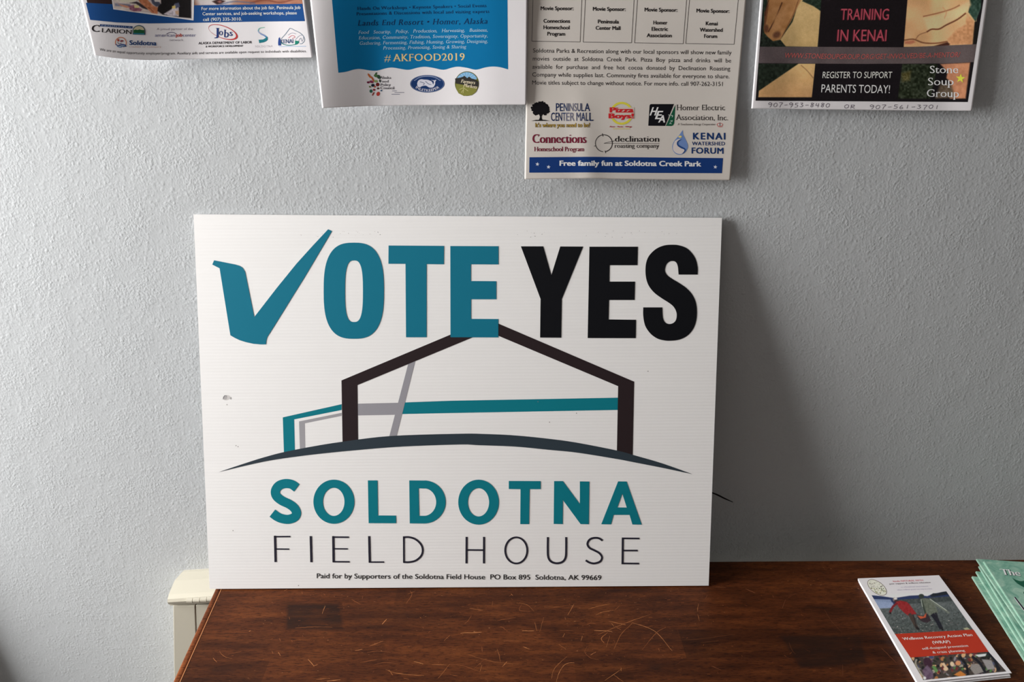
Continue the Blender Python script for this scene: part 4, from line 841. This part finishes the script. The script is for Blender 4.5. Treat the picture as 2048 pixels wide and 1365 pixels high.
# lower strip
cv.poly(X4([(150,522),(617,522),(587,797),(150,797)]), (28, 38, 28), .6, amp=14, cell=4)
cv.poly(X4([(480,522),(620,522),(590,797),(150,797),(155,745)]), (204, 164, 104), .8, c2=(196, 146, 92), dirv=(0, 1), amp=5, cell=6); cv.line(X4([(500,535),(550,580),(600,640)]), 1.5, (140, 96, 58), .9)
cv.poly(X4([(1318,525),(1620,525),(1560,812),(1290,812)]), (38, 46, 30), .8, amp=26, cell=3.5); cv.poly(X4([(1320,600),(1400,580),(1390,660),(1330,670)]), (84, 78, 40), 3, amp=26, cell=2)
cv.poly(X4([(1640,525),(1885,512),(1848,808),(1720,812),(1700,740),(1730,680),(1690,640),(1700,590)]), (188, 122, 88), 1.6, c2=(198, 128, 86), dirv=(1, 0), amp=10, cell=6)
cv.poly(X4([(1640,690),(1730,690),(1760,800),(1600,812)]), (100, 84, 66), 3, amp=20, cell=3)
# centre column and band
cv.poly(X4([(720,-700),(1430,-700),(1340,385),(637,385)]), (20, 14, 18), .6); cv.poly(X4([(617,520),(1330,520),(1290,830),(585,830)]), (20, 15, 20), .6)
cv.poly(X4([(162,383),(640,384),(1340,388),(1700,372),(1945,362),(1925,508),(1700,520),(1000,524),(148,518)]), (86, 74, 76), .6, c2=(92, 80, 80), dirv=(1, 0), amp=3, cell=20)
cv.poly(X4([(130,800),(1900,812),(1870,845),(125,840)]), (20, 16, 20), .7)
gr_ = cv.A.mean(2, keepdims=True); cv.A = gr_ + (cv.A - gr_) * .86; cv.A *= (0.93 + .14 * cv.noise(26, 5)[..., None]); cv.grain(5); cv.done('hands_photo', F4, S4, e4, 1, label='print of two clasped pairs of hands and dark foliage')
p = Print(S4, e4); RD = (164, 70, 84)
p.text('TRAINING', X4([(818,165),(1212,165)]), 23.5, (92, 34, 44), 2, off=.012, shear=.07); p.text('TRAINING', X4([(824,162),(1218,162)]), 23.5, RD, 3, off=.0, shear=.07)
p.text('IN KENAI', X4([(790,340),(1192,340)]), 24.5, (92, 34, 44), 2, off=.012, shear=.07); p.text('IN KENAI', X4([(796,337),(1198,337)]), 24.5, RD, 3, off=.0, shear=.07)
p.text('WWW.STONESOUPGROUP.ORG/GET-INVOLVED/BE-A-MENTOR/', X4([(362,474),(1000,484),(1800,468)]), 10.6, (166, 82, 78), 3, off=0, shear=.2)
p.text('REGISTER TO SUPPORT', X4([(675,640),(1243,640)]), 13.5, (214, 206, 198), 3, off=0, shear=.1); p.text('PARENTS TODAY!', X4([(665,757),(1226,764)]), 17, (220, 212, 204), 3, off=0, shear=.06)
p.text('Stone', X4([(1555,600),(1788,600)]), 16, (226, 216, 210), 3, 'serif', wt=.4); p.text('Soup', X4([(1540,700),(1750,698)]), 16.5, (226, 216, 210), 3, 'serif', wt=.4); p.text('Group', X4([(1530,794),(1793,797)]), 16.5, (226, 216, 210), 3, 'serif', wt=.4)
p.done('lettering', F4, label='dusty red and cream lettering')
p = Print(S4, e4); p.star(1921, 157, 9.8, (240, 208, 74), 3, -84); p.done('star', F4, label='small yellow star')
p = Print(S4, e4); HC = (84, 76, 88)
HW = {'9': [[(.8,.75),(.4,1),(.1,.7),(.4,.45),(.8,.7),(.75,.3),(.45,-.15)]], '0': [[(.5,1),(.1,.6),(.3,.05),(.75,.2),(.85,.75),(.5,1)]], '7': [[(.1,.95),(.85,.95),(.5,.4),(.35,-.2)]], '-': [[(.15,.5),(.85,.55)]],
      '5': [[(.85,1),(.3,.98)], [(.3,.98),(.25,.6),(.75,.5),(.7,.1),(.15,0)]], '3': [[(.15,.95),(.7,.9),(.4,.55),(.8,.35),(.5,0),(.1,.05)]], '8': [[(.8,.85),(.35,.95),(.35,.6),(.75,.35),(.5,0),(.2,.2),(.55,.55),(.85,.85)]], '4': [[(.3,1),(.15,.45),(.8,.5)], [(.75,1),(.65,0)]],
      '6': [[(.6,1),(.2,.5),(.25,.05),(.7,.1),(.7,.4),(.25,.35)]], '1': [[(.55,1),(.45,0)]], 'O': [[(.5,1),(.1,.6),(.3,.05),(.75,.2),(.85,.75),(.5,1)]], 'R': [[(.2,1),(.15,0)], [(.1,.95),(.75,.95),(.6,.55),(.2,.5),(.9,.05)]]}
def hand(txt, a, b, h):
    n = len(txt); dx, dy = (b[0] - a[0]) / n, (b[1] - a[1]) / n
    for i, ch in enumerate(txt):
        for st_ in HW.get(ch, []):
            p.stroke([(a[0] + dx * (i + x_ * .86) + (y_ * h * .12), a[1] + dy * i - y_ * h + (.5 if i % 2 else -.3)) for x_, y_ in st_], .95, HC, 2, 4)
hand('907-953-8480', (1535.5, 213.6), (1661, 214.6), 8.2); hand('OR', (1687.5, 217), (1712, 217), 7.5); hand('907-561-3701', (1738.5, 217.5), (1880, 217.6), 7.6)
p.done('handwriting', F4, label='phone numbers handwritten in grey pen')

# ---------------------------------------------------------------- brochure on the table
def quad_slab(name, corners, z0, z1, mat, parent=None, **kw):
    vs = [(x, y, z0) for x, y, _ in corners] + [(x, y, z1) for x, y, _ in corners]
    fs = [(0, 1, 2, 3), (7, 6, 5, 4)] + [(i, 4 + i, 4 + (i + 1) % 4, (i + 1) % 4) for i in range(4)]
    return mesh(name, vs, fs, parent, (mat,), **kw)
bro = bpy.data.objects.new('brochure', None); COL.objects.link(bro)
bro['label'] = 'white folded brochure with a beach photo and an orange-red band, lying on the table'; bro['category'] = 'brochure'
ZB = ZT + 0.0042
TB_ = zplane(ZB); X6 = lambda P: R((1680, 1100), .19409, P)
BQ = X6([(183, 297), (1020, 264), (1770, 1272), (800, 1372)])
bc = [TB_(q)[0] for q in BQ]
quad_slab('cover', bc, ZB - 0.0004, ZB, PAPER, bro)
cen = sum(bc) / 4
bc2 = [cen + (c - cen) * .985 + np.array([-0.0012, -0.0026, 0]) for c in bc]; bc3 = [cen + (c - cen) * .98 + np.array([-0.0005, -0.0034, 0]) for c in bc]
quad_slab('inner_panel', bc2, ZB - 0.0022, ZB - 0.0016, PAPER, bro); quad_slab('back_panel', bc3, ZT + 0.0002, ZT + 0.0008, PAPER, bro)
# rounded folds joining the panels (left and right edges)
for nm, ia, ib, za, zb, sgn in (('fold', 0, 3, ZB - .0002, ZT + .0005, -1), ('fold', 1, 2, ZB - .0019, ZT + .0005, 1)):
    a, b = (bc[ia], bc[ib]); vs = []; r_ = (za - zb) / 2; ax = np.array([1.0, 0, 0]) * sgn
    for q in (a, b):
        for k in range(9):
            t = math.pi * k / 8; vs.append((q[0] - sgn * .0022 + sgn * r_ * 1.1 * math.sin(t), q[1], (za + zb) / 2 + r_ * math.cos(t)))
    mesh(nm, vs, [(k, k + 1, k + 10, k + 9) for k in range(8)], bro, (PAPER,), smooth=True)
eb = 0.66
PQ = X6([(325, 470), (1095, 430), (1372, 826), (565, 872)])
cv = Canvas(PQ, 190, 170); cv.fill((78, 84, 84))
cv.poly(X6([(300,440),(1120,400),(1150,500),(340,530)]), (212, 206, 204), .6)
cv.poly(X6([(320,470),(430,480),(560,500),(720,475),(820,470),(900,480),(960,455),(1100,430),(1180,530),(600,570),(360,540)]), (36, 48, 84), .8)
cv.poly(X6([(320,510),(520,515),(560,600),(400,610)]), (116, 130, 158), .8); cv.poly(X6([(560,520),(1160,480),(1180,540),(600,575)]), (58, 64, 64), .8, amp=12, cell=3)
cv.poly(X6([(370,590),(560,570),(1190,530),(1400,840),(560,880)]), (84, 90, 90), .8, c2=(62, 68, 66), dirv=(0, 1), amp=14, cell=2.5)
cv.poly(X6([(930,470),(960,450),(1000,452),(1040,440),(1100,428),(1130,460),(940,490)]), (26, 32, 40), .7)
cv.poly(X6([(340,530),(545,545),(560,600),(400,608)]), (128, 142, 170), .8)
for k in range(150):
    r6 = random.Random(k); t = r6.random(); x = 480 + 820 * r6.random(); y = 640 + 230 * r6.random() ** .7; q = X6([(x, y)])[0]
    cv.ell(q[0], q[1], r6.uniform(.5, 1.8), r6.uniform(.4, .9), r6.choice([(40, 42, 42), (50, 50, 48), (120, 124, 120), (150, 146, 140), (96, 88, 88)]), soft=.5)
RDC = (128, 32, 34); GC = (92, 98, 86)
cv.ell(*X6([(565,515)])[0], 4.0, 4.2, (120, 110, 104)); cv.ell(*X6([(572,505)])[0], 3.4, 2.4, (196, 192, 188)); cv.ell(*X6([(578,535)])[0], 4, 3.4, (56, 34, 40))
cv.poly(X6([(575,540),(620,525),(690,540),(740,600),(770,665),(700,680),(660,650),(610,600)]), RDC, .7, amp=8, cell=3); cv.line(X6([(590,550),(545,590),(515,650)]), 4.5, (110, 26, 32), .6); cv.line(X6([(700,560),(750,625),(780,665)]), 3.6, RDC, .6); cv.ell(*X6([(518,655)])[0], 2, 2, (30, 22, 24))
cv.line(X6([(715,660),(745,720),(800,820)]), 6.2, (62, 50, 44), .7); cv.line(X6([(750,670),(775,740),(780,800)]), 3, (44, 38, 36), .7); cv.line(X6([(785,800),(815,825)]), 4, (24, 22, 24), .6)
cv.ell(*X6([(838,480)])[0], 5.6, 4.4, (44, 52, 46)); cv.poly(X6([(830,510),(880,500),(940,520),(990,590),(1010,650),(920,680),(880,640),(850,580)]), GC, .7, amp=10, cell=3)
cv.line(X6([(925,515),(1000,575),(1090,630),(1125,655)]), 3.8, (100, 106, 96), .6); cv.line(X6([(925,508),(1000,560),(1100,628)]), 1.1, (176, 182, 170), .5); cv.line(X6([(840,520),(870,620),(890,690)]), 3.6, (50, 58, 50), .6); cv.line(X6([(835,515),(850,590)]), 1.2, (168, 176, 164), .5)
cv.line(X6([(950,665),(1000,730),(1045,815)]), 8, (24, 24, 34), .7); cv.line(X6([(985,650),(1015,740)]), 4, (30, 28, 36), .7); cv.line(X6([(1040,800),(1062,830)]), 4, (20, 18, 22), .6)
cv.poly(X6([(785,668),(840,690),(900,660),(940,730),(900,755),(850,745),(810,715)]), (46, 34, 40), .8); cv.poly(X6([(795,680),(860,690),(890,650),(885,700),(830,715)]), (170, 76, 48), .9)
cv.poly(X6([(1270,812),(1310,803),(1345,822),(1290,828)]), (150, 150, 120), .6)
cv.grain(7, 1); cv.done('beach_photo', bro, TB_, eb, 1, label='photo of two people carrying a load along a stony beach')
BQ2 = X6([(725, 1112), (1530, 1053), (1714, 1256), (858, 1346)])
cv = Canvas(BQ2, 190, 90); cv.fill((62, 54, 50)); r6 = random.Random(9)
pal = [(24, 24, 24), (36, 30, 34), (112, 92, 92), (84, 66, 78), (70, 110, 60), (150, 100, 60), (190, 150, 110), (120, 116, 120), (60, 66, 96), (140, 134, 120), (44, 52, 36), (96, 40, 40), (26, 28, 34), (30, 34, 30)]
for k in range(230):
    q = X6([(740 + 900 * r6.random(), 1070 + 280 * r6.random())])[0]; cv.ell(q[0], q[1], r6.uniform(1.5, 5), r6.uniform(1.2, 4.2), r6.choice(pal), rot=r6.uniform(0, 180), soft=.6)
cv.ell(*X6([(905,1165)])[0], 8, 11, (54, 30, 44), rot=-25); cv.poly(X6([(850,1240),(900,1190),(960,1260),(960,1330),(870,1340)]), (92, 74, 92), 1.2, amp=12, cell=4); cv.line(X6([(790,1130),(780,1180),(830,1270),(880,1330)]), 3.4, (140, 134, 120), .8); cv.line(X6([(960,1200),(1000,1260)]), 6, (84, 124, 70), .8)
cv.line(X6([(1060,1170),(1100,1230)]), 5, (206, 172, 140), .7); cv.ell(*X6([(1090,1230)])[0], 5, 4, (206, 172, 140)); cv.ell(*X6([(1155,1180)])[0], 4, 5, (210, 180, 150), rot=-20); cv.ell(*X6([(1218,1170)])[0], 5.5, 5, (190, 130, 90)); cv.poly(X6([(1170,1290),(1240,1250),(1300,1290),(1270,1320)]), (176, 110, 50), 1)
cv.poly(X6([(1350,1180),(1440,1180),(1480,1260),(1390,1290),(1340,1230)]), (128, 122, 118), 1); cv.poly(X6([(1460,1130),(1560,1140),(1600,1230),(1520,1240)]), (134, 130, 130), 1); cv.line(X6([(1360,1100),(1440,1170),(1500,1270)]), 5, (22, 22, 30), .7); cv.line(X6([(1520,1060),(1590,1130),(1640,1250)]), 6, (22, 24, 32), .7); cv.poly(X6([(1390,1085),(1510,1072),(1500,1098),(1430,1108)]), (196, 206, 206), .8); cv.line(X6([(1240,1110),(1300,1190),(1320,1290)]), 5, (20, 20, 26), .7)
cv.ell(*X6([(872,1325)])[0], 3, 3, (210, 206, 210)); cv.grain(9, 1, 5); cv.done('group_photo', bro, TB_, eb, 1, label='crowded photo of people in dark clothes')
p = Print(TB_, eb); RB = (156, 47, 31)
p.patch(X6([(565, 870), (1375, 825)]), X6([(726, 1113), (1531, 1053)]), RB, 2, 10, 4)
U = (-.60, -1.0); CR = (240, 214, 196)
p.text('Wellness Recovery Action Plan', X6([(652, 934), (1370, 890)]), 5.6, CR, 3, 'serif', wt=.5, up=U); p.text('(WRAP)', X6([(960, 972), (1140, 962)]), 5.8, CR, 3, 'serif', wt=.5, up=U)
p.text('self-designed prevention', X6([(852, 1032), (1325, 1000)]), 4.8, CR, 3, 'serif', wt=.35, up=U); p.text('& crisis planning', X6([(960, 1072), (1290, 1050)]), 4.8, CR, 3, 'serif', wt=.35, up=U)
p.done('title_band', bro, label='orange-red band with cream serif title')
p = Print(TB_, eb)
p.text('Insula NATURAL PATH', X6([(548, 334), (860, 324)]), 3.3, (186, 96, 104), 2, 'serif', up=(-.5, -1)); p.text('peer support & wellness education', X6([(510, 360), (935, 344)]), 3.1, (110, 100, 106), 2, 'serif', up=(-.5, -1), wt=.6)
p.text('an educational environment', X6([(628, 392), (912, 382)]), 2.6, (166, 160, 178), 2, 'serif', up=(-.5, -1), wt=.3); p.text('where wellness grows one step at a time', X6([(590, 422), (950, 408)]), 2.6, (166, 160, 178), 2, 'serif', up=(-.5, -1), wt=.3)
q = X6([(382, 390)])[0]
p.poly(arc(q[0], q[1], 22.5, 11.6, n=36, rot=36), (84, 60, 50), 2); p.poly(arc(q[0], q[1], 21.6, 10.8, n=36, rot=36), (204, 200, 186), 3)
r6 = random.Random(4)
for k in range(70):
    a, b = r6.uniform(-19, 19), r6.uniform(-9, 9)
    if (a / 20.5) ** 2 + (b / 9.8) ** 2 > .92: continue
    x, y = a * math.cos(.63) - b * math.sin(.63), a * math.sin(.63) + b * math.cos(.63)
    low = y > 1
    p.poly(arc(q[0] + x, q[1] + y, r6.uniform(.8, 1.9), r6.uniform(.6, 1.3), n=7), r6.choice([(120, 128, 84), (150, 146, 104), (96, 104, 72), (166, 156, 124)]) if low else r6.choice([(190, 190, 176), (176, 172, 166), (150, 144, 130)]), 4)
p.done('heading', bro, label='oval nature emblem and small faint heading')

# ---------------------------------------------------------------- green booklets
mg, nt, b_, N, ln = nodes('marbled_green_paper', 0.5, 0.3)
tcn = N('TexCoord'); n1 = N('TexNoise'); n1.inputs['Scale'].default_value = 60; n1.inputs['Detail'].default_value = 6; n1.inputs['Roughness'].default_value = .65; n1.inputs['Distortion'].default_value = 1.2
ln(tcn.outputs['Object'], n1.inputs['Vector']); rp = N('ValToRGB'); e = rp.color_ramp.elements; e[0].position = .35; e[0].color = (0.15, 0.36, 0.27, 1); e[1].position = .66; e[1].color = (0.40, 0.60, 0.48, 1)
x = e.new(.5); x.color = (0.25, 0.48, 0.37, 1); ln(n1.outputs[0], rp.inputs[0]); ln(rp.outputs[0], b_.inputs['Base Color'])
GREEN = mg; GEDGE = simple('pale_green_paper_edge', (0.52, 0.70, 0.58), 0.6, scale=900, var=.1)
X8 = lambda P: R((1920, 1100), 128 / 728, P)
specs = [((138, 303), (728, 1245), 0.0026, 'bottom booklet of the green pile, sticking out furthest towards the viewer'), ((183, 247), (728, 1128), 0.0052, 'second green booklet from the bottom of the pile'),
         ((215, 186), (728, 1040), 0.0078, 'middle green booklet of the pile'), ((188, 106), (728, 905), 0.0120, 'green booklet just under the topmost one, reaching furthest towards the wall'), ((270, 132), (728, 836), 0.0140, 'topmost marbled green booklet of the pile with black and white title')]
tops = []
for k, (a, b, hh, lab) in enumerate(specs):
    sf = zplane(ZT + hh); a3, b3 = sf(X8([a]))[0], sf(X8([b]))[0]
    d = (b3 - a3) / np.linalg.norm(b3 - a3); w_ = np.array([-d[1], d[0], 0]); 
    if w_[0] < 0: w_ = -w_
    if k >= 3:                                            # top edges run as measured
        c3 = sf([(2046, 1124.6)])[0]; w_ = (c3 - a3) / np.linalg.norm(c3 - a3)
    W_, H_ = 0.14, 0.2159
    cs = [a3, a3 + w_ * W_, a3 + w_ * W_ + d * H_, a3 + d * H_]
    th = 0.0022 if k != 3 else 0.0019
    o = quad_slab('booklet', [tuple(c) for c in cs], ZT + hh - th, ZT + hh, GREEN, None, label=lab, category='booklet', group='pile of green booklets')
    # pages inside and folded spine
    n = 3
    vs, fs = [], []
    for j in range(n):
        z = ZT + hh - th * (j + 1) / (n + 1); o_ = len(vs)
        L1 = [cs[0] - w_ * .0005, cs[3] - w_ * .0005]
        for q in L1: vs += [(q[0], q[1], z - .00012), (q[0], q[1], z + .00012)]
        fs.append((o_, o_ + 1, o_ + 3, o_ + 2))
    mesh('page_edges', vs, fs, o, (GEDGE,), label='pale edges of the folded sheets')
    vs = []
    for q, s_ in ((cs[0], 0), (cs[3], 0)):
        for i in range(4): vs.append((q + w_ * (.0000 + .00045 * (i % 2)) + np.array([0, 0, 0.00006 + (hh * 0)])).tolist())
    e0, e1_ = cs[0] + np.array([0, 0, .00008]), cs[3] + np.array([0, 0, .00008])
    mesh('edge_highlight', [e0, e0 + w_ * .0006, e1_ + w_ * .0006, e1_], [(0, 1, 2, 3)], o, (GEDGE,))
    if k == 3:                                            # small gap filler: booklet rests on the curled one below
        pass
    tops.append((o, sf))
o, sf = tops[-1]; p = Print(sf, .62)
U = (-.42, -1)
p.text('The', X8([(482, 288), (702, 304)]), 13.2, (24, 26, 30), 1, 'serif', wt=1.3, up=U); p.text('The', X8([(477, 284), (697, 300)]), 12.6, (214, 210, 210), 2, 'serif', wt=.7, up=U)
p.poly(interp(X8([(590,320),(640,345),(700,360),(760,350),(800,400),(760,440),(700,415),(640,375),(590,320)]), 3)[:-1], (24, 74, 56), 1)
p.poly(interp(X8([(745,470),(725,480),(722,500),(745,510)]), 3), (24, 74, 56), 1)
p.stroke(X8([(622, 540), (680, 620), (740, 700)]), [2.2, 3.4, 3.4], (34, 24, 40), 1); p.stroke(X8([(615, 545), (672, 622), (732, 702)]), [1, 1.2, 1], (216, 210, 212), 2)
p.done('lettering', o, label='black lettering with white edges and a dark green leaf')
